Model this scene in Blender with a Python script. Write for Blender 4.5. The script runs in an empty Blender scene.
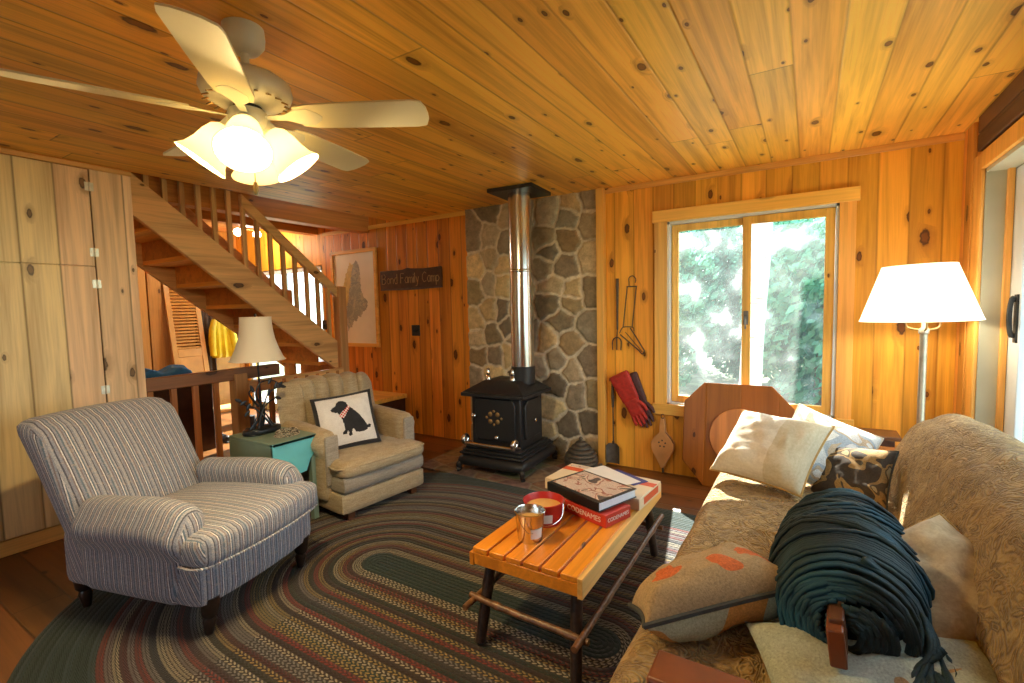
import bpy, bmesh, math, random
from math import sin, cos, pi, radians as R, sqrt
from mathutils import Vector, Matrix, noise
rnd = random.Random(7)
S = bpy.context.scene
C = S.collection

# ------------------------------------------------------------------ helpers
def nd(nt, typ, ins=None, **props):
    n = nt.nodes.new(typ)
    for k, v in props.items():
        setattr(n, k, v)
    for k, v in (ins or {}).items():
        s = n.inputs[k]
        if isinstance(v, bpy.types.NodeSocket):
            nt.links.new(v, s)
        else:
            s.default_value = v
    return n

def mth(nt, op, a, b=None, c=None, clamp=False):
    d = {0: a}
    if b is not None: d[1] = b
    if c is not None: d[2] = c
    return nd(nt, 'ShaderNodeMath', d, operation=op, use_clamp=clamp).outputs[0]

def ramp(nt, fac, stops, interp='LINEAR'):
    n = nd(nt, 'ShaderNodeValToRGB', {0: fac})
    cr = n.color_ramp
    cr.interpolation = interp
    while len(cr.elements) < len(stops):
        cr.elements.new(0.5)
    for e, (p, c) in zip(cr.elements, stops):
        e.position = p
        e.color = (c[0], c[1], c[2], 1) if not isinstance(c, (int, float)) else (c, c, c, 1)
    return n.outputs[0]

def mix(nt, fac, a, b, mode='MIX'):
    n = nd(nt, 'ShaderNodeMix', data_type='RGBA', blend_type=mode)
    for i, v in ((0, fac), (6, a), (7, b)):
        if isinstance(v, bpy.types.NodeSocket):
            nt.links.new(v, n.inputs[i])
        else:
            n.inputs[i].default_value = (v if i == 0 else (v[0], v[1], v[2], 1))
    return n.outputs[2]

def newmat(name):
    m = bpy.data.materials.new(name)
    m.use_nodes = True
    nt = m.node_tree
    nt.nodes.clear()
    out = nd(nt, 'ShaderNodeOutputMaterial')
    return m, nt, out

def comb(nt, x, y, z=0.0):
    return nd(nt, 'ShaderNodeCombineXYZ', {0: x, 1: y, 2: z}).outputs[0]

def xyz(nt, kind='Object'):
    tc = nd(nt, 'ShaderNodeTexCoord')
    sp = nd(nt, 'ShaderNodeSeparateXYZ', {0: tc.outputs[kind]})
    return tc.outputs[kind], sp.outputs

def noise_tex(nt, vec, scale, detail=3, rough=0.5, dist=0.0):
    n = nd(nt, 'ShaderNodeTexNoise', {'Vector': vec, 'Scale': scale, 'Detail': detail, 'Roughness': rough, 'Distortion': dist})
    return n.outputs[0]

def bsdf(nt, out, color, rough=0.5, metal=0.0, bump=None, bstr=0.3, bdist=0.01, **extra):
    b = nd(nt, 'ShaderNodeBsdfPrincipled')
    for k, v in (('Base Color', color), ('Roughness', rough), ('Metallic', metal)):
        if isinstance(v, bpy.types.NodeSocket):
            nt.links.new(v, b.inputs[k])
        elif k == 'Base Color':
            b.inputs[k].default_value = (v[0], v[1], v[2], 1)
        else:
            b.inputs[k].default_value = v
    for k, v in extra.items():
        b.inputs[k.replace('_', ' ')].default_value = v
    if bump is not None:
        bn = nd(nt, 'ShaderNodeBump', {'Strength': bstr, 'Distance': bdist, 'Height': bump})
        nt.links.new(bn.outputs[0], b.inputs['Normal'])
    nt.links.new(b.outputs[0], out.inputs[0])
    return b

def plain(name, col, rough=0.5, metal=0.0, nscale=30, namt=0.12, bump=0.1, **extra):
    m, nt, out = newmat(name)
    v, _ = xyz(nt)
    n = noise_tex(nt, v, nscale, 4)
    d = [max(0, c * (1 - namt)) for c in col]
    l = [min(1, c * (1 + namt)) for c in col]
    c = ramp(nt, n, [(0.3, d), (0.7, l)])
    bsdf(nt, out, c, rough, metal, bump=n if bump else None, bstr=bump, **extra)
    return m

def pine(name, across, along, width, col, dark, offset=0.0, rough=0.4, knots=1.0, seams=None, groove=0.5, var=0.22, gscale=1.0, spec=0.5, coat=0.0, hue=0.0):
    """Knotty boards: 'across' and 'along' name the object axes; width=None is one solid piece of wood."""
    m, nt, out = newmat(name)
    v, o = xyz(nt)
    ax = {'X': o[0], 'Y': o[1], 'Z': o[2]}
    a, l = ax[across], ax[along]
    third = ax[[k for k in 'XYZ' if k not in (across, along)][0]]
    if width:
        u = mth(nt, 'DIVIDE', mth(nt, 'SUBTRACT', a, offset), width)
        idx = mth(nt, 'FLOOR', u)
        fr = mth(nt, 'FRACT', u)
    else:
        idx = nd(nt, 'ShaderNodeObjectInfo').outputs['Random']
        fr = None
    w0 = nd(nt, 'ShaderNodeTexWhiteNoise', {'W': mth(nt, 'MULTIPLY', idx, 17.31)}, noise_dimensions='1D')
    r0 = w0.outputs[0]
    sg = None
    if seams:
        q = mth(nt, 'ADD', mth(nt, 'DIVIDE', l, seams), mth(nt, 'MULTIPLY', r0, 9.7))
        sfr = mth(nt, 'FRACT', q)
        idx = mth(nt, 'ADD', idx, mth(nt, 'MULTIPLY', mth(nt, 'FLOOR', q), 57.3))
        w0 = nd(nt, 'ShaderNodeTexWhiteNoise', {'W': mth(nt, 'MULTIPLY', idx, 3.77)}, noise_dimensions='1D')
        sg = mth(nt, 'LESS_THAN', sfr, 0.0022)
    rs = nd(nt, 'ShaderNodeSeparateColor', {0: w0.outputs[1]}).outputs
    shift = mth(nt, 'MULTIPLY', rs[0], 37.0)
    # knots
    kv = comb(nt, mth(nt, 'ADD', mth(nt, 'MULTIPLY', a, 5.5), shift), mth(nt, 'ADD', mth(nt, 'MULTIPLY', l, 2.6), shift), 0.0)
    vor = nd(nt, 'ShaderNodeTexVoronoi', {'Vector': kv, 'Scale': 1.0, 'Randomness': 0.9}, voronoi_dimensions='2D')
    kd = vor.outputs['Distance']
    ksp = nd(nt, 'ShaderNodeSeparateColor', {0: vor.outputs['Color']}).outputs
    gate = mth(nt, 'GREATER_THAN', ksp[0], 1.0 - 0.55 * knots)
    size = mth(nt, 'MULTIPLY_ADD', mth(nt, 'POWER', ksp[1], 2.0), 0.10, 0.028)
    kn = mth(nt, 'DIVIDE', kd, size)
    wob = noise_tex(nt, v, 40, 2)
    kn = mth(nt, 'ADD', kn, mth(nt, 'MULTIPLY_ADD', wob, 0.8, -0.40))
    core = mth(nt, 'MULTIPLY', mth(nt, 'MULTIPLY', mth(nt, 'SUBTRACT', 1.15, kn), 4.0, clamp=True), gate, clamp=True)
    heart = mth(nt, 'MULTIPLY', mth(nt, 'SUBTRACT', 0.85, kn), 3.0, clamp=True)
    halo = mth(nt, 'MULTIPLY', mth(nt, 'MULTIPLY', mth(nt, 'SUBTRACT', 2.8, kn, clamp=False), 0.5, clamp=True), gate, clamp=True)
    # grain, bent round the knots
    bend = mth(nt, 'MULTIPLY', halo, 0.9)
    gv = comb(nt, mth(nt, 'ADD', mth(nt, 'MULTIPLY', a, 16 * gscale), mth(nt, 'ADD', shift, bend)), mth(nt, 'MULTIPLY_ADD', l, 0.75 * gscale, shift), mth(nt, 'MULTIPLY', third, 16 * gscale))
    g1 = noise_tex(nt, gv, 1.0, 4, 0.55, 0.7)
    gv2 = comb(nt, mth(nt, 'ADD', mth(nt, 'MULTIPLY', a, 90 * gscale), shift), mth(nt, 'MULTIPLY', l, 2.2 * gscale), mth(nt, 'MULTIPLY', third, 90 * gscale))
    g2 = noise_tex(nt, gv2, 1.0, 3, 0.6)
    g = mth(nt, 'ADD', mth(nt, 'MULTIPLY', g1, 0.75), mth(nt, 'MULTIPLY', g2, 0.25))
    lite = [min(1, c * 1.22) for c in col]
    mid = [a_ * 0.6 + b_ * 0.4 for a_, b_ in zip(col, dark)]
    c = ramp(nt, g, [(0.36, mid), (0.47, col), (0.58, lite), (0.66, col)])
    # board to board tone
    tone = mth(nt, 'MULTIPLY_ADD', rs[1], 2 * var, 1 - var)
    tone3 = comb(nt, tone, mth(nt, 'MULTIPLY', tone, mth(nt, 'MULTIPLY_ADD', rs[2], 0.16 + hue, 0.92 - hue / 2)), mth(nt, 'POWER', tone, 1.3))
    c = mix(nt, 1.0, c, tone3, 'MULTIPLY')
    c = mix(nt, mth(nt, 'MULTIPLY', halo, 0.45), c, [x * 0.75 for x in dark])
    kc = mix(nt, heart, [x * 0.13 for x in dark], [x * 0.42 for x in dark])
    c = mix(nt, mth(nt, 'MULTIPLY', core, 0.92), c, kc)
    h = mth(nt, 'MULTIPLY', g, 0.12)
    if width:
        e = mth(nt, 'MINIMUM', fr, mth(nt, 'SUBTRACT', 1.0, fr))
        gw = mth(nt, 'DIVIDE', e, 0.0075 / width)
        gr = mth(nt, 'SUBTRACT', 1.0, gw, clamp=True)
        if sg is not None:
            gr = mth(nt, 'MAXIMUM', gr, sg)
        c = mix(nt, mth(nt, 'MULTIPLY', gr, groove), c, [x * 0.25 for x in dark])
        h = mth(nt, 'SUBTRACT', h, gr)
    bsdf(nt, out, c, rough, 0.0, bump=h, bstr=0.35, bdist=0.006, Specular_IOR_Level=spec, Coat_Weight=coat, Coat_Roughness=0.25)
    return m

# ---- mesh builders
def box(bm, x0, x1, y0, y1, z0, z1, M=None):
    r = bmesh.ops.create_cube(bm, size=1.0)
    mm = Matrix.Translation(((x0 + x1) / 2, (y0 + y1) / 2, (z0 + z1) / 2)) @ Matrix.Diagonal((x1 - x0, y1 - y0, z1 - z0, 1))
    if M is not None: mm = M @ mm
    bmesh.ops.transform(bm, matrix=mm, verts=r['verts'])
    return r['verts']

def NB(): return bmesh.new()

def bx(*a, M=None):
    bm = NB(); box(bm, *a, M=M); return bm

def catmull(pts, n=6):
    P = [Vector(p) for p in pts]
    out = []
    for i in range(len(P) - 1):
        p0 = P[max(0, i - 1)]; p1 = P[i]; p2 = P[i + 1]; p3 = P[min(len(P) - 1, i + 2)]
        for k in range(n):
            t = k / n
            out.append(0.5 * ((2 * p1) + (p2 - p0) * t + (2 * p0 - 5 * p1 + 4 * p2 - p3) * t * t + (3 * p1 - p0 - 3 * p2 + p3) * t ** 3))
    out.append(P[-1])
    return out

def tube(bm, pts, r, seg=8, closed=False, caps=True, flat=None):
    P = [Vector(p) for p in pts]
    n = len(P)
    rs = r if isinstance(r, (list, tuple)) else [r] * n
    rings = []
    up = None
    for i in range(n):
        if closed:
            t = P[(i + 1) % n] - P[i - 1]
        else:
            t = P[min(i + 1, n - 1)] - P[max(i - 1, 0)]
        if t.length < 1e-9: t = Vector((0, 0, 1))
        t.normalize()
        if up is None:
            up = Vector((0, 0, 1)) if abs(t.z) < 0.9 else Vector((1, 0, 0))
        a = up - t * up.dot(t)
        if a.length < 1e-6: a = t.orthogonal()
        a.normalize(); up = a
        b = t.cross(a)
        ring = []
        for k in range(seg):
            th = 2 * pi * k / seg
            f = flat or (1, 1)
            ring.append(bm.verts.new(P[i] + (a * cos(th) * f[0] + b * sin(th) * f[1]) * rs[i]))
        rings.append(ring)
    m = n if closed else n - 1
    for i in range(m):
        A, B = rings[i], rings[(i + 1) % n]
        for k in range(seg):
            bm.faces.new((A[k], A[(k + 1) % seg], B[(k + 1) % seg], B[k]))
    if caps and not closed:
        bm.faces.new(list(reversed(rings[0]))); bm.faces.new(rings[-1])
    return rings

def lathe(bm, prof, seg=24, M=None, c=(0, 0), arc=None):
    rings = []
    for r, z in prof:
        if r < 1e-6:
            rings.append([bm.verts.new((c[0], c[1], z))])
        else:
            rings.append([bm.verts.new((c[0] + r * cos(2 * pi * k / seg), c[1] + r * sin(2 * pi * k / seg), z)) for k in range(seg)])
    nv = [v for q in rings for v in q]
    for A, B in zip(rings, rings[1:]):
        if len(A) == 1 and len(B) == 1: continue
        for k in range(seg):
            k2 = (k + 1) % seg
            if len(A) == 1: bm.faces.new((A[0], B[k2], B[k]))
            elif len(B) == 1: bm.faces.new((A[k], A[k2], B[0]))
            else: bm.faces.new((A[k], A[k2], B[k2], B[k]))
    if M is not None: bmesh.ops.transform(bm, matrix=M, verts=nv)
    return nv

def prism(bm, poly, d0, d1, M=None):
    """poly in (x, z); extruded along y from d0 to d1"""
    A = [bm.verts.new((x, d0, z)) for x, z in poly]
    B = [bm.verts.new((x, d1, z)) for x, z in poly]
    n = len(poly)
    bm.faces.new(A); bm.faces.new(list(reversed(B)))
    for i in range(n):
        j = (i + 1) % n
        bm.faces.new((A[i], B[i], B[j], A[j]))
    if M is not None: bmesh.ops.transform(bm, matrix=M, verts=A + B)
    bmesh.ops.recalc_face_normals(bm, faces=bm.faces[:])
    return A + B

def rbox(bm, hx, hy, hz, r, n=(10, 10, 10), deform=None, M=None):
    """densely gridded box with rounded edges, then bent by deform(p)->p"""
    nx, ny, nz = n
    V = {}
    def vert(i, j, k):
        key = (i, j, k)
        if key not in V:
            p = Vector((hx * (2 * i / nx - 1), hy * (2 * j / ny - 1), hz * (2 * k / nz - 1)))
            rr = min(r, hx, hy, hz)
            q = Vector((max(-hx + rr, min(hx - rr, p.x)), max(-hy + rr, min(hy - rr, p.y)), max(-hz + rr, min(hz - rr, p.z))))
            d = p - q
            if d.length > 1e-9: p = q + d.normalized() * rr
            u = Vector((2 * i / nx - 1, 2 * j / ny - 1, 2 * k / nz - 1))
            if deform: p = deform(p, u)
            V[key] = bm.verts.new(p)
        return V[key]
    for i in range(nx):
        for j in range(ny):
            bm.faces.new((vert(i, j, 0), vert(i, j + 1, 0), vert(i + 1, j + 1, 0), vert(i + 1, j, 0)))
            bm.faces.new((vert(i, j, nz), vert(i + 1, j, nz), vert(i + 1, j + 1, nz), vert(i, j + 1, nz)))
    for i in range(nx):
        for k in range(nz):
            bm.faces.new((vert(i, 0, k), vert(i + 1, 0, k), vert(i + 1, 0, k + 1), vert(i, 0, k + 1)))
            bm.faces.new((vert(i, ny, k), vert(i, ny, k + 1), vert(i + 1, ny, k + 1), vert(i + 1, ny, k)))
    for j in range(ny):
        for k in range(nz):
            bm.faces.new((vert(0, j, k), vert(0, j, k + 1), vert(0, j + 1, k + 1), vert(0, j + 1, k)))
            bm.faces.new((vert(nx, j, k), vert(nx, j + 1, k), vert(nx, j + 1, k + 1), vert(nx, j, k + 1)))
    vs = list(V.values())
    if M is not None: bmesh.ops.transform(bm, matrix=M, verts=vs)
    return vs

def obj(name, bm, m, parent=None, smooth=40, bevel=None, loc=None, rot=None):
    me = bpy.data.meshes.new(name)
    bmesh.ops.recalc_face_normals(bm, faces=bm.faces[:])
    bm.to_mesh(me); bm.free()
    for x in (m if isinstance(m, (list, tuple)) else [m]): me.materials.append(x)
    if smooth:
        me.polygons.foreach_set('use_smooth', [True] * len(me.polygons))
        me.set_sharp_from_angle(angle=R(smooth))
    o = bpy.data.objects.new(name, me)
    C.objects.link(o)
    if parent is not None: o.parent = parent
    if loc is not None: o.location = loc
    if rot is not None: o.rotation_euler = rot
    if bevel:
        b = o.modifiers.new('edge', 'BEVEL'); b.width = bevel; b.segments = 2; b.limit_method = 'ANGLE'; b.angle_limit = R(50)
    return o

def tag(o, label, cat=None, group=None, kind=None):
    o['label'] = label
    if cat: o['category'] = cat
    if group: o['group'] = group
    if kind: o['kind'] = kind
    return o

def thing(name, label, cat, loc=(0, 0, 0), rz=0.0, group=None, kind=None):
    o = bpy.data.objects.new(name, None)
    o.empty_display_size = 0.1
    C.objects.link(o)
    o.location = loc; o.rotation_euler = (0, 0, rz)
    return tag(o, label, cat, group, kind)

def frame(o, M):
    o.matrix_world = M
    return o

def basis(loc, u, v):
    u = Vector(u).normalized(); v = Vector(v)
    v = (v - u * v.dot(u)).normalized(); n = u.cross(v)
    return Matrix(((u.x, v.x, n.x, loc[0]), (u.y, v.y, n.y, loc[1]), (u.z, v.z, n.z, loc[2]), (0, 0, 0, 1)))

def copy_tree(o, parent=None):
    c = o.copy(); C.objects.link(c)
    if parent is not None: c.parent = parent
    for ch in [q for q in o.children]:
        copy_tree(ch, c)
    return c

def inpoly(x, y, P):
    c = False; j = len(P) - 1
    for i in range(len(P)):
        if (P[i][1] > y) != (P[j][1] > y) and x < (P[j][0] - P[i][0]) * (y - P[i][1]) / (P[j][1] - P[i][1]) + P[i][0]:
            c = not c
        j = i
    return c

def text_bm(s, size, depth=0.001):
    cu = bpy.data.curves.new('t', 'FONT'); cu.body = s; cu.size = size; cu.extrude = depth
    cu.align_x = 'CENTER'; cu.align_y = 'CENTER'
    o = bpy.data.objects.new('t', cu); C.objects.link(o)
    dg = bpy.context.evaluated_depsgraph_get()
    me = bpy.data.meshes.new_from_object(o.evaluated_get(dg))
    bpy.data.objects.remove(o); bpy.data.curves.remove(cu)
    bm = NB(); bm.from_mesh(me); bpy.data.meshes.remove(me)
    return bm

def xf(bm, M):
    bmesh.ops.transform(bm, matrix=M, verts=bm.verts[:]); return bm

# ------------------------------------------------------------------ measures of the place
XR, YB, XL, ZC = 0.77, 3.85, -3.87, 2.31
CAMH = 1.35
FANW, FLW, HALLW, SKY, SUNW, EXPO = 25.0, 12.0, 20.0, 4.6, 26.0, 0.38
# ------------------------------------------------------------------ materials
M_ = {}
ORG, ODK = (0.56, 0.25, 0.052), (0.30, 0.095, 0.016)
M_['wall'] = pine('pine_wall', 'X', 'Z', 0.157, (0.72, 0.33, 0.038), (0.38, 0.11, 0.010), 0.04, rough=0.5, spec=0.3, knots=0.9, groove=0.42)
M_['wallsign'] = pine('pine_wall_aged', 'X', 'Z', 0.148, (0.60, 0.215, 0.024), (0.28, 0.07, 0.008), 0.0, rough=0.45, spec=0.3, knots=1.3, groove=0.6)
M_['wally'] = pine('pine_wall_side', 'Y', 'Z', 0.157, (0.58, 0.26, 0.055), (0.30, 0.10, 0.016), 0.0, rough=0.45, knots=0.8, groove=0.6)
M_['ceil'] = pine('pine_ceiling', 'X', 'Y', 0.164, (0.80, 0.41, 0.062), (0.40, 0.125, 0.011), 0.09, rough=0.40, knots=1.4, seams=3.6, groove=0.4, coat=0.0, spec=0.35, var=0.13)
M_['upper'] = pine('pine_upper', 'Z', 'Y', 0.17, (0.60, 0.27, 0.055), (0.30, 0.10, 0.016), 0.03, rough=0.4, knots=0.6)
M_['hallceil'] = pine('pine_hall_ceiling', 'X', 'Y', 0.14, (0.62, 0.32, 0.11), (0.32, 0.11, 0.02), 0.0, rough=0.35, knots=0.6)
M_['closet'] = pine('pine_closet', 'Y', 'Z', 0.172, (0.80, 0.60, 0.35), (0.44, 0.23, 0.08), 0.03, rough=0.45, knots=1.0, groove=0.7, var=0.26)
M_['floor'] = pine('plank_floor', 'Y', 'X', 0.19, (0.15, 0.054, 0.013), (0.07, 0.023, 0.006), 0.0, rough=0.36, knots=0.7, seams=2.6, groove=0.7, var=0.3)
M_['trimx'] = pine('pine_trim_x', 'Z', 'X', None, (0.74, 0.40, 0.085), (0.42, 0.15, 0.022), rough=0.4, var=0.07, knots=0.25, gscale=0.8)
M_['trimz'] = pine('pine_trim_z', 'X', 'Z', None, (0.74, 0.40, 0.085), (0.42, 0.15, 0.022), rough=0.4, var=0.07, knots=0.25, gscale=0.8)
M_['trimy'] = pine('pine_trim_y', 'Z', 'Y', None, (0.70, 0.40, 0.13), (0.42, 0.17, 0.04), rough=0.4, var=0.07, knots=0.25, gscale=0.8)
M_['stair'] = pine('stair_wood', 'Z', 'Y', None, (0.58, 0.33, 0.13), (0.30, 0.12, 0.03), rough=0.45, knots=0.9)
M_['baluster'] = pine('baluster_wood', 'Y', 'Z', None, (0.58, 0.32, 0.12), (0.30, 0.12, 0.03), rough=0.45, knots=0.3)
M_['redwood'] = pine('reddish_rail_wood', 'Z', 'Y', None, (0.30, 0.12, 0.055), (0.14, 0.05, 0.02), rough=0.4, knots=0.5)
M_['redbal'] = pine('reddish_slat_wood', 'Y', 'Z', None, (0.42, 0.16, 0.045), (0.20, 0.06, 0.02), rough=0.4, knots=0.3)
M_['beam'] = pine('beam_wood', 'Z', 'Y', None, (0.55, 0.24, 0.05), (0.30, 0.10, 0.016), rough=0.4, knots=0.7)
M_['oct'] = pine('cherry_stained_wood', 'X', 'Z', 0.24, (0.30, 0.092, 0.012), (0.17, 0.045, 0.006), 0.03, rough=0.35, spec=0.3, knots=0.12, groove=0.05, var=0.12, gscale=0.6)
M_['disc'] = pine('pale_disc_wood', 'X', 'Z', None, (0.46, 0.17, 0.032), (0.27, 0.08, 0.013), 0.06, rough=0.35, knots=0.2, groove=0.05, gscale=0.6)
M_['tabletop'] = pine('table_slat_wood', 'X', 'Y', None, (0.58, 0.195, 0.016), (0.34, 0.09, 0.008), rough=0.3, knots=0.12, coat=0.1)
M_['tableedge_lit'] = pine('table_edge_lit_wood', 'Z', 'Y', None, (0.62, 0.34, 0.10), (0.36, 0.15, 0.03), rough=0.4, knots=0.8)  # right apron paler than the slats: light reflection put into the colour
M_['bark'] = plain('dark_bark', (0.030, 0.014, 0.008), 0.55, nscale=60, namt=0.5, bump=0.4)
M_['barklite'] = plain('peeled_branch', (0.15, 0.065, 0.025), 0.4, nscale=40, namt=0.55, bump=0.4)
M_['darkboard'] = pine('dark_weathered_board', 'Z', 'Y', 0.11, (0.11, 0.055, 0.028), (0.05, 0.025, 0.012), 0.0, rough=0.6, knots=0.4)
M_['darkwood'] = plain('dark_walnut', (0.045, 0.018, 0.012), 0.35, nscale=12, namt=0.3)
M_['legwood'] = plain('dark_turned_leg', (0.02, 0.011, 0.008), 0.35, nscale=12, namt=0.3)
M_['brownleg'] = plain('brown_block_leg', (0.12, 0.045, 0.018), 0.4)
M_['armwood'] = plain('reddish_brown_armrest', (0.20, 0.055, 0.018), 0.32, nscale=14, namt=0.18, bump=0.05)
M_['iron'] = plain('stove_black_iron', (0.022, 0.022, 0.025), 0.42, 0.2, nscale=180, namt=0.25, bump=0.12)
M_['ironlite'] = plain('stove_door_iron', (0.04, 0.038, 0.036), 0.45, 0.3, nscale=180, namt=0.25, bump=0.12)
M_['chrome'] = plain('nickel_plate', (0.75, 0.74, 0.72), 0.16, 1.0, nscale=20, namt=0.04, bump=0)
M_['steel'] = plain('stainless_flue', (0.62, 0.62, 0.62), 0.2, 1.0, nscale=6, namt=0.05, bump=0.02)
M_['brass'] = plain('dull_brass', (0.34, 0.22, 0.09), 0.5, 0.7)
M_['pole'] = plain('brushed_pole_metal', (0.42, 0.38, 0.32), 0.38, 0.85)
M_['wire'] = plain('dark_iron_wire', (0.10, 0.075, 0.055), 0.5, 0.4)
M_['castgrey'] = plain('grey_cast_iron', (0.10, 0.085, 0.068), 0.65, 0.2, nscale=60, namt=0.3, bump=0.3)
M_['shovel'] = plain('grey_sheet_steel', (0.16, 0.15, 0.14), 0.5, 0.6, nscale=25, namt=0.25)
M_['white'] = plain('white_enamel', (0.78, 0.76, 0.70), 0.35, nscale=8, namt=0.03, bump=0)
M_['greyenamel'] = plain('fan_white_enamel', (0.66, 0.65, 0.58), 0.3, nscale=8, namt=0.03, bump=0)
M_['blade'] = plain('fan_blade_warm_tint', (0.82, 0.74, 0.52), 0.4, nscale=6, namt=0.03, bump=0)  # warm tint of the lamps put into the colour of the white blades
M_['black'] = plain('black_plastic', (0.02, 0.02, 0.02), 0.5, nscale=10, bump=0)
M_['hinge'] = plain('nickel_hinge', (0.75, 0.73, 0.62), 0.35, 0.6)
M_['teal'] = plain('turquoise_paint', (0.14, 0.54, 0.64), 0.45, nscale=10, namt=0.06, bump=0.03)
M_['tealtop'] = plain('green_grey_paint', (0.19, 0.28, 0.24), 0.45, nscale=10, namt=0.08, bump=0.03)
M_['lampiron'] = plain('blackened_bronze', (0.022, 0.026, 0.034), 0.35, 0.5)
M_['red'] = plain('red_tin', (0.42, 0.022, 0.018), 0.35, nscale=10, namt=0.08, bump=0)
M_['wax'] = plain('yellow_wax', (0.62, 0.36, 0.12), 0.5, nscale=15)
M_['tin'] = plain('galvanised_tin', (0.66, 0.65, 0.62), 0.22, 1.0, nscale=14, namt=0.1)
M_['paper'] = plain('white_paper', (0.74, 0.70, 0.66), 0.6, nscale=10, namt=0.03, bump=0)
M_['cream'] = plain('cream_card', (0.72, 0.58, 0.40), 0.5, nscale=10, namt=0.03, bump=0)
M_['orange'] = plain('orange_red_print', (0.62, 0.09, 0.025), 0.5, nscale=10, namt=0.03, bump=0)
M_['blueprint'] = plain('dark_blue_print', (0.04, 0.04, 0.20), 0.5, nscale=60, namt=0.3, bump=0)
M_['redbox'] = plain('red_game_box', (0.50, 0.035, 0.02), 0.4, nscale=10, namt=0.06, bump=0)
M_['blackcover'] = plain('black_book_cover', (0.012, 0.012, 0.014), 0.35, nscale=10, bump=0)
M_['pages'] = plain('white_page_block', (0.74, 0.76, 0.80), 0.7, nscale=200, namt=0.06)
M_['redglove'] = plain('red_leather', (0.42, 0.022, 0.014), 0.6, nscale=40, namt=0.25, bump=0.3)
M_['darkglove'] = plain('dark_purple_leather', (0.07, 0.025, 0.03), 0.6, nscale=40, namt=0.25, bump=0.3)
M_['bellow'] = plain('bellows_wood', (0.52, 0.25, 0.09), 0.4, nscale=9, namt=0.18)
M_['bellowskin'] = plain('bellows_leather', (0.16, 0.07, 0.03), 0.6)
M_['jacket'] = plain('yellow_raincoat', (0.72, 0.52, 0.02), 0.45, nscale=9, namt=0.15)
M_['coat'] = plain('dark_brown_coat', (0.07, 0.04, 0.025), 0.8, nscale=9, namt=0.3)
M_['blue'] = plain('blue_cloth', (0.03, 0.17, 0.42), 0.8, nscale=14, namt=0.2)
M_['boot'] = plain('black_boot_rubber', (0.012, 0.012, 0.016), 0.5)
M_['louvre'] = plain('varnished_louvre', (0.62, 0.33, 0.09), 0.4, nscale=7, namt=0.12)
M_['plank'] = pine('hall_plank', 'Y', 'Z', None, (0.60, 0.32, 0.10), (0.32, 0.12, 0.02), rough=0.4, knots=0.9)
M_['signwood'] = plain('dark_sign_wood', (0.085, 0.036, 0.018), 0.45, nscale=14, namt=0.3)
M_['signedge'] = plain('sign_bark_edge', (0.10, 0.065, 0.06), 0.6, nscale=30, namt=0.3)
M_['route'] = plain('routed_letter', (0.40, 0.24, 0.11), 0.6, nscale=40)
M_['mapsea'] = plain('map_paper', (0.84, 0.82, 0.74), 0.5, nscale=8, namt=0.03, bump=0)
M_['vinyl'] = plain('white_window_vinyl', (0.62, 0.68, 0.74), 0.35, nscale=8, namt=0.03, bump=0)
M_['jamb'] = plain('grey_green_jamb', (0.42, 0.42, 0.33), 0.5, nscale=8, namt=0.05, bump=0)
M_['register'] = plain('brown_floor_register', (0.05, 0.03, 0.02), 0.5, 0.3)

# hearth slab
m, nt, out = newmat('hearth_slate'); v, o = xyz(nt)
vn = nd(nt, 'ShaderNodeTexVoronoi', {'Vector': v, 'Scale': 4.5, 'Randomness': 1.0})
ve = nd(nt, 'ShaderNodeTexVoronoi', {'Vector': v, 'Scale': 4.5, 'Randomness': 1.0}, feature='DISTANCE_TO_EDGE')
g = noise_tex(nt, v, 22, 5)
c = ramp(nt, g, [(0.3, (0.11, 0.07, 0.045)), (0.7, (0.24, 0.17, 0.115))])
c = mix(nt, 0.3, c, vn.outputs['Color'], 'SOFT_LIGHT')
gr = ramp(nt, ve.outputs['Distance'], [(0.0, 0.0), (0.05, 1.0)])
c = mix(nt, gr, (0.22, 0.19, 0.15), c)
bsdf(nt, out, c, 0.6, bump=mth(nt, 'ADD', mth(nt, 'MULTIPLY', g, 0.3), gr), bstr=0.5); M_['hearth'] = m

# field stone: colour comes with the mesh
m, nt, out = newmat('field_stone'); v, o = xyz(nt)
at = nd(nt, 'ShaderNodeAttribute', attribute_name='stonecol')
g = noise_tex(nt, v, 16, 6, 0.65); g2 = noise_tex(nt, v, 70, 4, 0.6)
k = mth(nt, 'ADD', mth(nt, 'MULTIPLY', g, 0.7), mth(nt, 'MULTIPLY', g2, 0.3))
c = mix(nt, 1.0, at.outputs['Color'], ramp(nt, k, [(0.3, 0.55), (0.52, 1.0), (0.72, 1.45)]), 'MULTIPLY')
bsdf(nt, out, c, 0.75, bump=k, bstr=0.5, bdist=0.012); M_['stone'] = m

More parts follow.
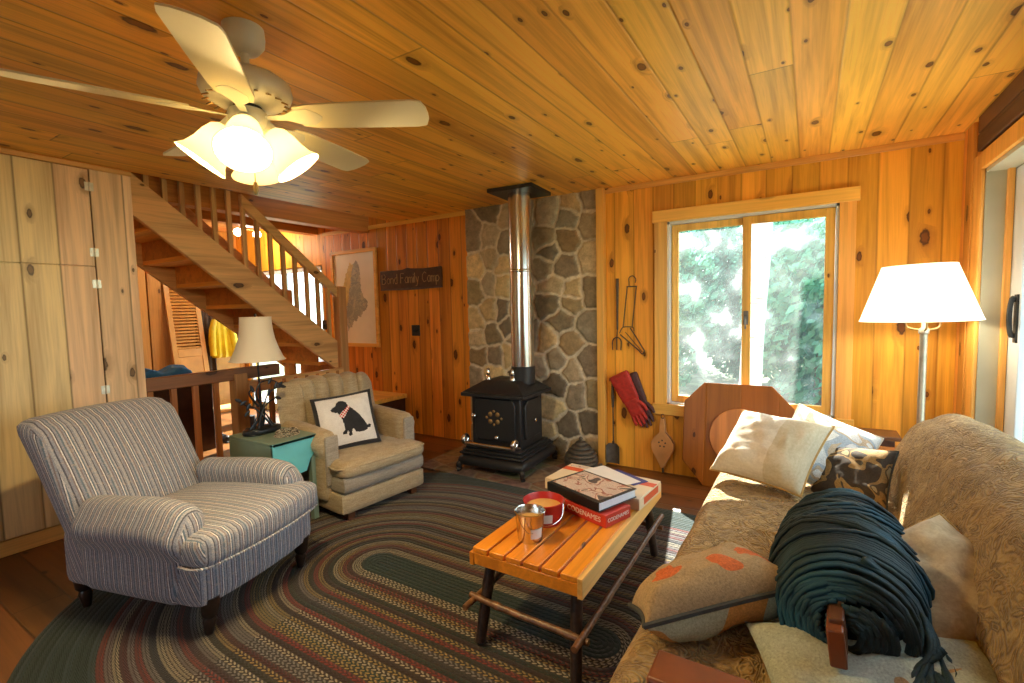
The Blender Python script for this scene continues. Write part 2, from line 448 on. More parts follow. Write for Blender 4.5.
# fabrics
def stripes(name, axis):
    m, nt, out = newmat(name); v, o = xyz(nt)
    nn = nd(nt, 'ShaderNodeSeparateXYZ', {0: nd(nt, 'ShaderNodeTexCoord').outputs['Normal']}).outputs
    sl = mth(nt, 'ADD', o[0], mth(nt, 'MULTIPLY', o[2], 0.45 if axis == 'Y' else 0.0))
    if axis == 'Y':
        sw = mth(nt, 'GREATER_THAN', mth(nt, 'ABSOLUTE', nn[1]), 0.72); a = nd(nt, 'ShaderNodeMix', {0: sw, 2: o[1], 3: sl}).outputs[0]
    else:
        sw = mth(nt, 'GREATER_THAN', mth(nt, 'ABSOLUTE', nn[0]), 0.72); a = nd(nt, 'ShaderNodeMix', {0: sw, 2: o[0], 3: o[1]}).outputs[0]
    wob = noise_tex(nt, v, 7, 2)
    a = mth(nt, 'ADD', a, mth(nt, 'MULTIPLY_ADD', wob, 0.006, -0.003))
    t = mth(nt, 'FRACT', mth(nt, 'MULTIPLY', a, 1 / 0.104))
    A = (0.35, 0.36, 0.42); B = (0.08, 0.09, 0.13); D = (0.68, 0.67, 0.70); E = (0.21, 0.175, 0.20); F = (0.25, 0.27, 0.35); G = (0.12, 0.17, 0.24)
    c = ramp(nt, t, [(0.0, A), (0.09, B), (0.135, F), (0.22, E), (0.27, D), (0.31, B), (0.355, F), (0.43, G), (0.50, A), (0.57, E), (0.62, F), (0.68, B), (0.715, D), (0.76, G), (0.82, A), (0.88, B), (0.92, F)], 'CONSTANT')
    sp = noise_tex(nt, v, 260, 3, 0.7)
    c = mix(nt, 1.0, c, ramp(nt, sp, [(0.3, 0.55), (0.5, 1.0), (0.7, 1.5)]), 'MULTIPLY')
    big = noise_tex(nt, v, 60, 2)
    c = mix(nt, mth(nt, 'MULTIPLY', mth(nt, 'GREATER_THAN', big, 0.62), 0.3), c, (0.5, 0.40, 0.33))
    bsdf(nt, out, c, 0.9, bump=mth(nt, 'ADD', sp, mth(nt, 'MULTIPLY', mth(nt, 'SINE', mth(nt, 'MULTIPLY', t, 44.0)), 0.3)), bstr=0.35, bdist=0.004, Sheen_Weight=0.2)
    return m
M_['strX'], M_['strY'] = stripes('striped_weave_x', 'X'), stripes('striped_weave_y', 'Y')

def tweed(name, c1, c2, scale=140, rows='Z', rowscale=120, sheen=0.2, big=None):
    m, nt, out = newmat(name); v, o = xyz(nt)
    ax = {'X': o[0], 'Y': o[1], 'Z': o[2]}
    n1 = noise_tex(nt, v, scale, 3, 0.7)
    st = comb(nt, mth(nt, 'MULTIPLY', o[0], 14), mth(nt, 'MULTIPLY', o[1], 14), mth(nt, 'MULTIPLY', o[2], rowscale))
    n2 = noise_tex(nt, st, 1.0, 3, 0.6)
    k = mth(nt, 'ADD', mth(nt, 'MULTIPLY', n1, 0.55), mth(nt, 'MULTIPLY', n2, 0.45))
    c = ramp(nt, k, [(0.36, c1), (0.62, c2)])
    if big:
        c = mix(nt, ramp(nt, noise_tex(nt, v, big[0], 2), [(0.45, 0.0), (0.6, 1.0)]), c, big[1])
    bsdf(nt, out, c, 0.92, bump=k, bstr=0.35, bdist=0.004, Sheen_Weight=sheen)
    return m
M_['beige'] = tweed('beige_tweed', (0.31, 0.235, 0.14), (0.50, 0.41, 0.28))
M_['beigegrey'] = tweed('grey_beige_tweed', (0.26, 0.225, 0.19), (0.40, 0.36, 0.31))
M_['beigeworn'] = tweed('worn_beige_tweed', (0.36, 0.20, 0.07), (0.52, 0.34, 0.15))
M_['linen'] = tweed('cream_linen', (0.60, 0.53, 0.41), (0.74, 0.67, 0.54), 90)
M_['linenband'] = tweed('tan_linen_band', (0.50, 0.41, 0.26), (0.62, 0.53, 0.36), 90)
M_['tanpillow'] = tweed('tan_cotton', (0.36, 0.26, 0.14), (0.50, 0.38, 0.22), 90)
M_['seam'] = plain('ochre_piping', (0.42, 0.25, 0.07), 0.8, nscale=90)
M_['darkseam'] = plain('dark_crochet_edge', (0.05, 0.05, 0.045), 0.9, nscale=90)
M_['black_wool'] = tweed('black_wool', (0.010, 0.010, 0.016), (0.022, 0.022, 0.03), 160)
M_['white_wool'] = tweed('white_wool', (0.62, 0.61, 0.64), (0.76, 0.75, 0.77), 160)
M_['shade'] = None

m, nt, out = newmat('red_white_check'); v, o = xyz(nt)
ck = nd(nt, 'ShaderNodeTexChecker', {'Vector': v, 'Scale': 90.0, 'Color1': (0.55, 0.03, 0.04, 1), 'Color2': (0.75, 0.72, 0.72, 1)})
bsdf(nt, out, ck.outputs[0], 0.9); M_['check'] = m

# slip cover with an embossed scroll pattern
m, nt, out = newmat('tan_scroll_slipcover'); v, o = xyz(nt)
w1 = nd(nt, 'ShaderNodeTexNoise', {'Vector': v, 'Scale': 8.5, 'Detail': 2.0, 'Roughness': 0.5, 'Distortion': 1.8}).outputs[0]
sc = mth(nt, 'SINE', mth(nt, 'MULTIPLY', w1, 62.0))
vo = nd(nt, 'ShaderNodeTexVoronoi', {'Vector': v, 'Scale': 26.0, 'Randomness': 1.0}, feature='SMOOTH_F1').outputs['Distance']
fi = noise_tex(nt, v, 150, 3, 0.6)
k = mth(nt, 'ADD', mth(nt, 'MULTIPLY', sc, 0.20), mth(nt, 'ADD', mth(nt, 'MULTIPLY', vo, 0.6), mth(nt, 'MULTIPLY', fi, 0.45)))
c = ramp(nt, k, [(0.0, (0.12, 0.062, 0.016)), (0.36, (0.31, 0.185, 0.058)), (0.7, (0.46, 0.295, 0.105))])
bsdf(nt, out, c, 0.85, bump=k, bstr=1.0, bdist=0.014, Sheen_Weight=0.15); M_['slip'] = m

def patches(name, stops, scale=7, rough=0.9, dist=0.8, seed=0.0):
    m, nt, out = newmat(name); v, o = xyz(nt)
    vv = nd(nt, 'ShaderNodeVectorMath', {0: v, 1: (seed, seed * 0.7, 0)}, operation='ADD').outputs[0]
    n = noise_tex(nt, vv, scale, 1, 0.4, dist); f = noise_tex(nt, v, 170, 3, 0.7)
    c = ramp(nt, n, stops, 'CONSTANT')
    c = mix(nt, 1.0, c, ramp(nt, f, [(0.3, 0.7), (0.7, 1.25)]), 'MULTIPLY')
    bsdf(nt, out, c, rough, bump=f, bstr=0.3, bdist=0.004)
    return m
M_['bluewhite'] = patches('white_blue_print', [(0.0, (0.72, 0.70, 0.66)), (0.46, (0.40, 0.45, 0.50)), (0.53, (0.55, 0.42, 0.28)), (0.60, (0.74, 0.72, 0.68))], 7.5)
M_['brownprint'] = patches('brown_black_print', [(0.0, (0.05, 0.03, 0.015)), (0.47, (0.30, 0.17, 0.05)), (0.55, (0.08, 0.05, 0.02)), (0.62, (0.36, 0.27, 0.13))], 9, seed=3)
M_['orangeprint'] = patches('tan_orange_print', [(0.0, (0.38, 0.26, 0.13)), (0.60, (0.56, 0.13, 0.03)), (0.68, (0.46, 0.33, 0.17))], 4.5, seed=5)
M_['greenorange'] = patches('sage_orange_cotton', [(0.0, (0.40, 0.42, 0.30)), (0.54, (0.50, 0.25, 0.07)), (0.66, (0.42, 0.43, 0.30))], 4.5, seed=1)
M_['sage'] = patches('pale_sage_cotton', [(0.0, (0.42, 0.47, 0.40)), (0.62, (0.40, 0.25, 0.12)), (0.70, (0.45, 0.47, 0.38))], 4.0, seed=8)
M_['coverart'] = patches('pale_landscape_print', [(0.0, (0.56, 0.44, 0.38)), (0.50, (0.34, 0.12, 0.09)), (0.55, (0.62, 0.48, 0.38)), (0.62, (0.10, 0.08, 0.08))], 14, rough=0.3, seed=2)

# rope
m, nt, out = newmat('teal_cord'); v, o = xyz(nt)
n = noise_tex(nt, v, 5, 2); f = noise_tex(nt, v, 300, 2)
c = ramp(nt, n, [(0.35, (0.003, 0.012, 0.014)), (0.50, (0.005, 0.026, 0.032)), (0.66, (0.008, 0.07, 0.11))])
bsdf(nt, out, c, 0.7, bump=f, bstr=0.5, bdist=0.003); M_['cord'] = m

# braided rug (uv: x = along the braid, y = distance from the core)
m, nt, out = newmat('braided_wool')
uv = nd(nt, 'ShaderNodeTexCoord').outputs['UV']; sp = nd(nt, 'ShaderNodeSeparateXYZ', {0: uv}).outputs
RW = 0.0235
ring = mth(nt, 'DIVIDE', sp[1], RW); ri = mth(nt, 'FLOOR', ring); rf = mth(nt, 'FRACT', ring)
GRN = (0.007, 0.019, 0.015); BRN = (0.021, 0.011, 0.008); DKR = (0.047, 0.010, 0.008); OLV = (0.018, 0.015, 0.008); GRY = (0.022, 0.018, 0.016); NVY = (0.010, 0.011, 0.018); MAU = (0.032, 0.015, 0.016)
CR = (0.28, 0.24, 0.17); YEL = (0.24, 0.165, 0.055); RED = (0.15, 0.026, 0.016); GY2 = (0.15, 0.135, 0.13); BLU = (0.03, 0.05, 0.055)
seq = [(GRN, GRN)] * 4 + [(OLV, CR), (OLV, CR), (BRN, DKR), (BRN, RED), (BRN, YEL), (OLV, CR), (OLV, GRN), (BRN, BRN), (OLV, YEL), (DKR, RED), (OLV, OLV), (GRY, YEL), (GRY, GY2), (GRY, GRY), (OLV, GRN),
       (DKR, RED), (BRN, CR), (BRN, BRN), (OLV, YEL), (OLV, CR), (GRN, YEL), (OLV, YEL), (DKR, RED), (BRN, BRN), (BRN, CR), (GRY, GY2), (GRY, GY2), (DKR, BRN), (BRN, YEL), (OLV, OLV), (GRY, CR), (GRY, GY2), (MAU, BRN), (MAU, RED),
       (BRN, GY2), (BRN, CR), (GRY, CR), (NVY, GRY), (GRY, GY2), (MAU, RED), (MAU, GY2), (DKR, MAU), (GRY, CR), (MAU, GY2), (DKR, RED)]
NR = 60
seq = seq + [(GRN, BLU if i % 3 == 0 else GRN) for i in range(NR - len(seq))]
def bank(vals, fac):
    half = NR // 2
    c1 = ramp(nt, mth(nt, 'DIVIDE', mth(nt, 'ADD', ri, 0.5), half), [(i / half, vals[i]) for i in range(half)], 'CONSTANT')
    c2 = ramp(nt, mth(nt, 'DIVIDE', mth(nt, 'SUBTRACT', mth(nt, 'ADD', ri, 0.5), half), half), [(i / half, vals[half + i]) for i in range(half)], 'CONSTANT')
    return mix(nt, mth(nt, 'GREATER_THAN', ri, half - 0.5), c1, c2)
cb = bank([s[0] for s in seq], ri); ca = bank([s[1] for s in seq], ri)
# plaits: two slanting strands per braid
row = mth(nt, 'FLOOR', mth(nt, 'MULTIPLY', rf, 2.0)); rw = mth(nt, 'SUBTRACT', mth(nt, 'FRACT', mth(nt, 'MULTIPLY', rf, 2.0)), 0.5)
slant = mth(nt, 'MULTIPLY', rw, mth(nt, 'MULTIPLY_ADD', row, 1.1, -0.55))
ph = mth(nt, 'ADD', mth(nt, 'MULTIPLY', sp[0], 1 / 0.026), mth(nt, 'ADD', mth(nt, 'MULTIPLY', row, 0.5), mth(nt, 'ADD', slant, mth(nt, 'MULTIPLY', ri, 0.31))))
pf = mth(nt, 'FRACT', ph)
da = mth(nt, 'DIVIDE', mth(nt, 'ABSOLUTE', mth(nt, 'SUBTRACT', pf, 0.5)), 0.27); db = mth(nt, 'DIVIDE', mth(nt, 'ABSOLUTE', rw), 0.42)
dots = mth(nt, 'MULTIPLY', mth(nt, 'SUBTRACT', 1.15, mth(nt, 'ADD', mth(nt, 'MULTIPLY', da, da), mth(nt, 'MULTIPLY', db, db))), 4.0, clamp=True)
wn = noise_tex(nt, comb(nt, sp[0], sp[1], 0), 90, 3, 0.7)
c = mix(nt, mth(nt, 'MULTIPLY', dots, 0.9), cb, ca)
c = mix(nt, 1.0, c, ramp(nt, wn, [(0.3, 0.6), (0.7, 1.35)]), 'MULTIPLY')
hh = mth(nt, 'ADD', mth(nt, 'SINE', mth(nt, 'MULTIPLY', rf, pi)), mth(nt, 'MULTIPLY', mth(nt, 'SINE', mth(nt, 'MULTIPLY', pf, pi)), 0.5))
bsdf(nt, out, c, 0.95, bump=hh, bstr=0.6, bdist=0.006, Sheen_Weight=0.1); M_['rug'] = m

# lamp shades: cloth / frosted glass that lets the lamp inside glow through
def shade(name, col, trans=0.6, em=None):
    m, nt, out = newmat(name)
    d = nd(nt, 'ShaderNodeBsdfDiffuse', {'Color': (*col, 1)}); t = nd(nt, 'ShaderNodeBsdfTranslucent', {'Color': (*col, 1)})
    mx = nd(nt, 'ShaderNodeMixShader', {0: trans, 1: d.outputs[0], 2: t.outputs[0]})
    if em:
        e = nd(nt, 'ShaderNodeEmission', {'Color': (*em[0], 1), 'Strength': em[1]})
        mx = nd(nt, 'ShaderNodeAddShader', {0: mx.outputs[0], 1: e.outputs[0]})
    nt.links.new(mx.outputs[0], out.inputs[0])
    return m
M_['linenshade'] = shade('ivory_linen_shade', (0.92, 0.87, 0.78), 0.40)
M_['litshade'] = shade('lit_white_shade', (0.90, 0.86, 0.78), 0.55, ((1, 0.93, 0.78), 0.45))
M_['glassshade'] = shade('lit_frosted_glass', (0.90, 0.82, 0.60), 0.52, ((1, 0.82, 0.42), 0.32))
def glow(name, col, st):
    m, nt, out = newmat(name)
    e = nd(nt, 'ShaderNodeEmission', {'Color': (*col, 1), 'Strength': st}); nt.links.new(e.outputs[0], out.inputs[0]); return m
M_['bulb'] = glow('lit_bulb', (1, 0.78, 0.42), 18)

# window glass: clear sheet with a little dirt, plus haze imitating overexposed bloom
def glass(name, haze=0.10, tint=(0.97, 1.0, 0.99), blotch=0.35, scale=5.0):
    m, nt, out = newmat(name); v, o = xyz(nt)
    tr = nd(nt, 'ShaderNodeBsdfTransparent', {'Color': (*tint, 1)}); gl = nd(nt, 'ShaderNodeBsdfGlossy', {'Color': (1, 1, 1, 1), 'Roughness': 0.02})
    fr = nd(nt, 'ShaderNodeLayerWeight', {'Blend': 0.12}).outputs['Fresnel']
    a = nd(nt, 'ShaderNodeMixShader', {0: mth(nt, 'MULTIPLY', fr, 0.6), 1: tr.outputs[0], 2: gl.outputs[0]})
    tl = nd(nt, 'ShaderNodeBsdfTranslucent', {'Color': (0.9, 0.95, 0.95, 1)})
    n = noise_tex(nt, v, scale, 3, 0.5)
    hz = ramp(nt, n, [(0.42, haze * 0.5), (0.58, haze), (0.68, blotch)])
    b = nd(nt, 'ShaderNodeMixShader', {0: hz, 1: a.outputs[0], 2: tl.outputs[0]})
    nt.links.new(b.outputs[0], out.inputs[0]); return m
M_['glass'] = glass('dusty_bloom_glass', 0.04, blotch=0.13)
M_['glassclean'] = glass('door_glass', 0.01, blotch=0.02)

# outdoors
def leaf(name, c1, c2):
    m, nt, out = newmat(name)
    rr = nd(nt, 'ShaderNodeNewGeometry').outputs['Random Per Island']
    c = ramp(nt, rr, [(0.0, c1), (1.0, c2)])
    d = nd(nt, 'ShaderNodeBsdfDiffuse', {'Color': c}); t = nd(nt, 'ShaderNodeBsdfTranslucent', {'Color': c})
    mx = nd(nt, 'ShaderNodeMixShader', {0: 0.5, 1: d.outputs[0], 2: t.outputs[0]}); nt.links.new(mx.outputs[0], out.inputs[0]); return m
M_['leafA'] = leaf('leaf_green', (0.06, 0.20, 0.13), (0.18, 0.46, 0.32))
M_['leafB'] = leaf('leaf_dark', (0.04, 0.15, 0.11), (0.13, 0.35, 0.25))
M_['treebark'] = plain('tree_bark', (0.10, 0.08, 0.065), 0.9, nscale=20, namt=0.4)
m, nt, out = newmat('birch_bark'); v, o = xyz(nt)
n = noise_tex(nt, comb(nt, mth(nt, 'MULTIPLY', o[0], 4), mth(nt, 'MULTIPLY', o[1], 4), mth(nt, 'MULTIPLY', o[2], 26)), 1.0, 3)
bsdf(nt, out, ramp(nt, n, [(0.30, (0.10, 0.09, 0.08)), (0.40, (0.72, 0.72, 0.70)), (0.8, (0.80, 0.80, 0.78))]), 0.7); M_['birch'] = m
M_['ground'] = plain('forest_ground', (0.14, 0.16, 0.09), 0.95, nscale=3, namt=0.5)
M_['deck'] = pine('grey_deck', 'Y', 'X', 0.14, (0.45, 0.43, 0.40), (0.3, 0.28, 0.25), 0, rough=0.8, knots=0.3)
# ------------------------------------------------------------------ the setting
def struct(name, bm, m, label=None, **k):
    o = obj(name, bm, m, **k); o['kind'] = 'structure'
    if label: o['label'] = label
    return o

bm = NB(); box(bm, -8.1, XR + 0.12, -2.6, YB + 0.12, -0.12, 0)
struct('floor', bm, M_['floor'], 'reddish brown plank floor under the rug and furniture')
bm = NB(); box(bm, XL, XR + 0.12, -2.6, YB + 0.12, ZC, ZC + 0.16)
struct('ceiling', bm, M_['ceil'], 'low varnished knotty pine board ceiling over the living room', bevel=0.006)

# back wall: pine right of the stones with the window hole, aged pine left of them, and the hall end
T = 0.12
WX0, WX1, WZ0, WZ1 = -0.95, 0.155, 0.555, 1.985      # hole of the window
bm = NB()
box(bm, -1.51, WX0, YB, YB + T, 0, ZC + 0.1); box(bm, WX1, XR + T, YB, YB + T, 0, ZC + 0.1)
box(bm, WX0, WX1, YB, YB + T, 0, WZ0); box(bm, WX0, WX1, YB, YB + T, WZ1, ZC + 0.1)
struct('wall_back', bm, M_['wall'], 'golden knotty pine wall round the big window')
bm = NB()
box(bm, -5.06, -2.87, YB, YB + T, 0, 2.9)
box(bm, -2.87, -1.51, YB, YB + T, 0, 2.5)
struct('wall_sign_side', bm, M_['wallsign'], 'orange knotty pine wall behind the map and the carved sign')
bm = NB()   # hall end with the hole of the glass door
DX0, DX1, DZ1 = -6.86, -5.12, 1.93
box(bm, -8.1, DX0, YB, YB + T, 0, 2.9); box(bm, DX1, -5.06, YB, YB + T, 0, 2.9); box(bm, DX0, DX1, YB, YB + T, DZ1, 2.9)
struct('wall_hall_end', bm, M_['wall'], 'pine wall at the end of the hall round the glass door')

# right wall with the hole of the sliding door
SY0, SY1, SZ1 = 1.10, 3.50, 2.02
TR_ = 0.19
bm = NB()
box(bm, XR, XR + TR_, SY1, YB + T, 0, ZC + 0.1); box(bm, XR, XR + TR_, -2.6, SY0, 0, ZC + 0.1); box(bm, XR, XR + TR_, SY0, SY1, SZ1, ZC + 0.1)
struct('wall_right', bm, M_['wally'], 'pine wall beside the sliding glass door')
bm = NB(); box(bm, XR - 0.022, XR, 0.6, 3.56, 2.125, 2.215); box(bm, XR - 0.022, XR, 0.6, 3.56, 2.22, 2.308)
struct('trim_1', bm, M_['darkboard'], 'two dark weathered boards above the sliding door', bevel=0.004)

# rear wall (behind the camera) with a hole for the added fill window, left wall behind the closet, hall walls
bm = NB(); box(bm, -4.6, -2.6, -2.6, -2.48, 0, ZC + .1); box(bm, -1.2, XR + T, -2.6, -2.48, 0, ZC + .1); box(bm, -2.6, -1.2, -2.6, -2.48, 0, 0.8); box(bm, -2.6, -1.2, -2.6, -2.48, 2.0, ZC + .1)
struct('wall_rear', bm, M_['wall'], 'pine wall behind the viewer with a hole for the added window')
bm = NB(); box(bm, -8.1, -4.6, 0.6, 0.72, 0, 2.9); box(bm, -4.72, -4.6, -2.6, 0.72, 0, 2.9)
struct('wall_hall_near', bm, M_['wally'], 'pine wall on the near side of the hall')
bm = NB(); box(bm, -8.1, -7.0, 0.6, YB, 0, 2.9)
struct('wall_hall_far', bm, M_['wally'], 'pine wall at the far left of the hall')
bm = NB(); box(bm, -8.1, -4.95, 0.6, YB, 2.50, 2.62); box(bm, -4.95, XL, 2.75, YB, 2.50, 2.62)
struct('ceiling_hall', bm, M_['hallceil'], 'pine board ceiling over the hall')
bm = NB(); box(bm, -5.0, -4.95, 0.6, 2.75, 2.62, 4.4); box(bm, -4.95, -3.87, 2.75, 2.8, 2.62, 4.4); box(bm, -3.87, -3.82, 0.6, 2.75, 2.47, 4.4); box(bm, -4.95, -3.87, 0.55, 0.6, 2.33, 4.4); box(bm, -5.0, -3.82, 0.55, 2.8, 4.4, 4.45)
struct('wall_stairwell', bm, M_['upper'], 'pine boards lining the stairwell above the stairs')
bm = NB(); box(bm, -4.40, -4.26, 0.62, YB, 2.235, 2.50)
struct('beam', bm, M_['beam'], 'long pine ceiling beam beside the stairwell opening', bevel=0.006)
bm = NB(); box(bm, -5.30, -5.16, 0.75, YB, 2.30, 2.50)
struct('beam', bm, M_['beam'], 'second pine ceiling beam deeper in the hall', bevel=0.006)

# trims
bm = NB(); box(bm, -1.505, XR, YB - 0.016, YB, ZC - 0.042, ZC); struct('trim_2', bm, M_['trimx'], 'thin pine cornice strip above the window wall', bevel=0.004)
bm = NB(); box(bm, -5.06, -2.875, YB - 0.016, YB, ZC - 0.042, ZC); struct('trim_2', bm, M_['trimx'], 'thin pine cornice strip above the carved sign', bevel=0.004)
bm = NB(); box(bm, -1.51, -1.448, YB - 0.07, YB, 0, ZC); struct('trim_4', bm, M_['trimz'], 'upright pine board along the right edge of the stone wall', bevel=0.004)
bm = NB(); box(bm, XR - 0.02, XR, 3.66, YB, 0, ZC); struct('trim_5', bm, M_['wally'], 'pine corner board beside the sliding door', bevel=0.004)

# stone wall: every stone a raised cell of one mesh
pts = []
def c7(l):
    for x, y in l: pts.append((470 + x * .1757, 180 + y * .1757))
def c8(l):
    for x, y in l: pts.append((470 + x * .249, 300 + y * .249))
c7([(450, 180), (590, 155), (690, 120), (570, 215), (680, 245), (560, 340), (425, 345), (450, 410), (700, 440), (545, 500), (420, 500), (475, 610), (590, 640), (700, 640),
    (140, 180), (205, 200), (115, 320), (35, 320), (215, 370), (45, 505), (125, 460), (190, 490), (190, 590), (112, 590), (40, 630), (300, 200), (300, 420), (300, 600)])
c8([(25, 90), (90, 45), (130, 50), (100, 130), (25, 150), (160, 100), (40, 230), (110, 230), (165, 225), (30, 300), (100, 290), (200, 60), (200, 160), (200, 260),
    (330, 10), (410, 5), (370, 80), (310, 160), (485, 100), (408, 175), (350, 240), (410, 285), (480, 245), (350, 335), (440, 380), (497, 385), (330, 435), (490, 490), (400, 510), (310, 530), (360, 590), (440, 600), (500, 600), (285, 265), (255, 150),
    (240, 330), (200, 430), (200, 560), (100, 430), (30, 430), (60, 540), (250, 620), (120, 640), (20, 640)])
# camera basis (used only to read these stone centres off the wall plane)
YAW, PIT, ROL, FPX = R(31.82), R(-4.015), R(-1.284), 480.18
fwd = Vector((-sin(YAW) * cos(PIT), cos(YAW) * cos(PIT), sin(PIT))); rgt = Vector((cos(YAW), sin(YAW), 0)); upv = rgt.cross(fwd)
cr_, cu_ = rgt * cos(ROL) + upv * sin(ROL), upv * cos(ROL) - rgt * sin(ROL)
cen = []
for u, v in pts:
    d = cr_ * ((u - 512) / FPX) - cu_ * ((v - 341.5) / FPX) + fwd
    t = YB / d.y
    cen.append((d.x * t, CAMH + d.z * t))
SX0, SX1 = -2.87, -1.51
pal = [(0.175, 0.15, 0.115), (0.20, 0.165, 0.11), (0.14, 0.12, 0.095), (0.115, 0.10, 0.085), (0.225, 0.19, 0.125), (0.185, 0.165, 0.14), (0.10, 0.085, 0.072), (0.205, 0.155, 0.10), (0.16, 0.15, 0.135)]
rs = random.Random(11)
scol = [(lambda k_: tuple(x * k_ * 2.5 * w_ for x, w_ in zip(rs.choice(pal), (1.08, 1.0, 0.82))))(rs.choice((0.55, 0.7, 0.85, 1.0, 1.1, 1.25))) for _ in cen]
shgt = [rs.uniform(0.75, 1.25) for _ in cen]
NX, NZ = 150, 250
bm = NB(); lay = bm.verts.layers.float_color.new('stonecol')
G = []
for i in range(NX + 1):
    col = []
    for k in range(NZ + 1):
        x = SX0 + (SX1 - SX0) * i / NX; z = ZC * k / NZ
        wx = x + 0.022 * noise.noise((x * 9, z * 9, 1)) + 0.010 * noise.noise((x * 24, z * 24, 4)); wz = z + 0.022 * noise.noise((x * 9, z * 9, 7)) + 0.010 * noise.noise((x * 24, z * 24, 9))
        ds = sorted(((wx - a) ** 2 + (wz - b) ** 2, j) for j, (a, b) in enumerate(cen))[:2]
        (d1, j1), (d2, j2) = ds
        a, b = cen[j1], cen[j2]
        L = sqrt((a[0] - b[0]) ** 2 + (a[1] - b[1]) ** 2)
        e = (d2 - d1) / (2 * L)
        s = max(0, min(1, (e - 0.008) / 0.022)); s = s * s * (3 - 2 * s)
        h = s * 0.018 * shgt[j1] + 0.006 * noise.noise((x * 14, z * 14, j1))* s
        v = bm.verts.new((x, YB - 0.022 - h, z))
        mk = max(0, min(1, (e - 0.009) / 0.007))
        mo = (0.72, 0.64, 0.50)
        v[lay] = tuple(mo[q] * (1 - mk) + scol[j1][q] * mk for q in range(3)) + (1,)
        col.append(v)
    G.append(col)
for i in range(NX):
    for k in range(NZ):
        bm.faces.new((G[i][k], G[i + 1][k], G[i + 1][k + 1], G[i][k + 1]))
# close the sides back to the wall
for q in (0, NX):
    back = [bm.verts.new((SX0 if q == 0 else SX1, YB, ZC * k / NZ)) for k in range(NZ + 1)]
    for k, w in enumerate(back): w[lay] = (0.27, 0.23, 0.17, 1)
    for k in range(NZ):
        f = (G[q][k], G[q][k + 1], back[k + 1], back[k]); bm.faces.new(f if q == 0 else tuple(reversed(f)))
struct('wall_stone', bm, M_['stone'], 'field stone veneer wall behind the wood stove', smooth=180)
bm = NB(); box(bm, -2.86, -1.47, 2.99, YB - 0.03, 0, 0.016)
struct('floor_hearth', bm, M_['hearth'], 'mottled brown stone hearth pad under the stove', bevel=0.004)

# window in the back wall
w = thing('window_1', 'pine framed sliding window looking out on sunlit trees', None, (0, 0, 0), kind='structure')
Y0 = YB - 0.018
bm = NB(); box(bm, -1.045, WX0 - 0.0, Y0, YB, 0.50, 1.99); obj('left_casing', bm, M_['trimz'], w, bevel=0.003)
bm = NB(); box(bm, WX1, 0.245, Y0, YB, 0.50, 1.99); obj('right_casing', bm, M_['trimz'], w, bevel=0.003)
bm = NB(); box(bm, -1.06, 0.262, YB - 0.03, YB, 1.985, 2.075); obj('header', bm, M_['trimx'], w, bevel=0.004)
bm = NB(); box(bm, -1.06, 0.262, YB - 0.03, YB, 0.475, 0.562); obj('apron', bm, M_['trimx'], w, bevel=0.004)
bm = NB(); a, b = YB - 0.004, YB + T
box(bm, WX0, WX0 + 0.018, a, b, WZ0, WZ1); box(bm, WX1 - 0.018, WX1, a, b, WZ0, WZ1); box(bm, WX0, WX1, a, b, WZ1 - 0.018, WZ1); box(bm, WX0, WX1, a, b, WZ0, WZ0 + 0.018)
obj('jamb', bm, M_['vinyl'], w)
def sash(x0, x1, z0, z1, y, st=0.05, nm='sash'):
    bm = NB()
    box(bm, x0, x0 + st, y, y + 0.035, z0, z1); box(bm, x1 - st, x1, y, y + 0.035, z0, z1)
    box(bm, x0 + st, x1 - st, y, y + 0.035, z1 - st, z1); box(bm, x0 + st, x1 - st, y, y + 0.035, z0, z0 + st)
    s = obj(nm, bm, M_['trimz'], w, bevel=0.003)
    bm = NB(); box(bm, x0 + st - .004, x1 - st + .004, y + 0.015, y + 0.019, z0 + st - .004, z1 - st + .004); obj('pane', bm, M_['glass'], s, smooth=0)
    return s
sash(WX0 + 0.02, -0.375, WZ0 + 0.02, WZ1 - 0.02, YB + 0.055)
s2 = sash(-0.42, WX1 - 0.02, WZ0 + 0.02, WZ1 - 0.02, YB + 0.012, 0.055)
bm = NB(); box(bm, -0.408, -0.378, YB - 0.002, YB + 0.012, 1.19, 1.29); tube(bm, [(-0.393, YB - 0.004, 1.25), (-0.393, YB - 0.02, 1.24), (-0.392, YB - 0.022, 1.16)], 0.006, 8)
obj('latch', bm, M_['shovel'], s2, bevel=0.003)

# unseen rear window, added to let in frontal fill daylight
w = thing('fill_window', 'unseen window added behind the viewer for fill daylight', None, kind='structure')
bm = NB()
for x0, x1 in ((-2.6, -2.53), (-1.93, -1.87), (-1.27, -1.2)): box(bm, x0, x1, -2.56, -2.50, 0.8, 2.0)
box(bm, -2.6, -1.2, -2.56, -2.50, 0.8, 0.87); box(bm, -2.6, -1.2, -2.56, -2.50, 1.93, 2.0)
obj('window_frame', bm, M_['trimx'], w)
bm = NB(); box(bm, -2.53, -1.27, -2.532, -2.528, 0.87, 1.93); obj('pane', bm, M_['glassclean'], w, smooth=0)

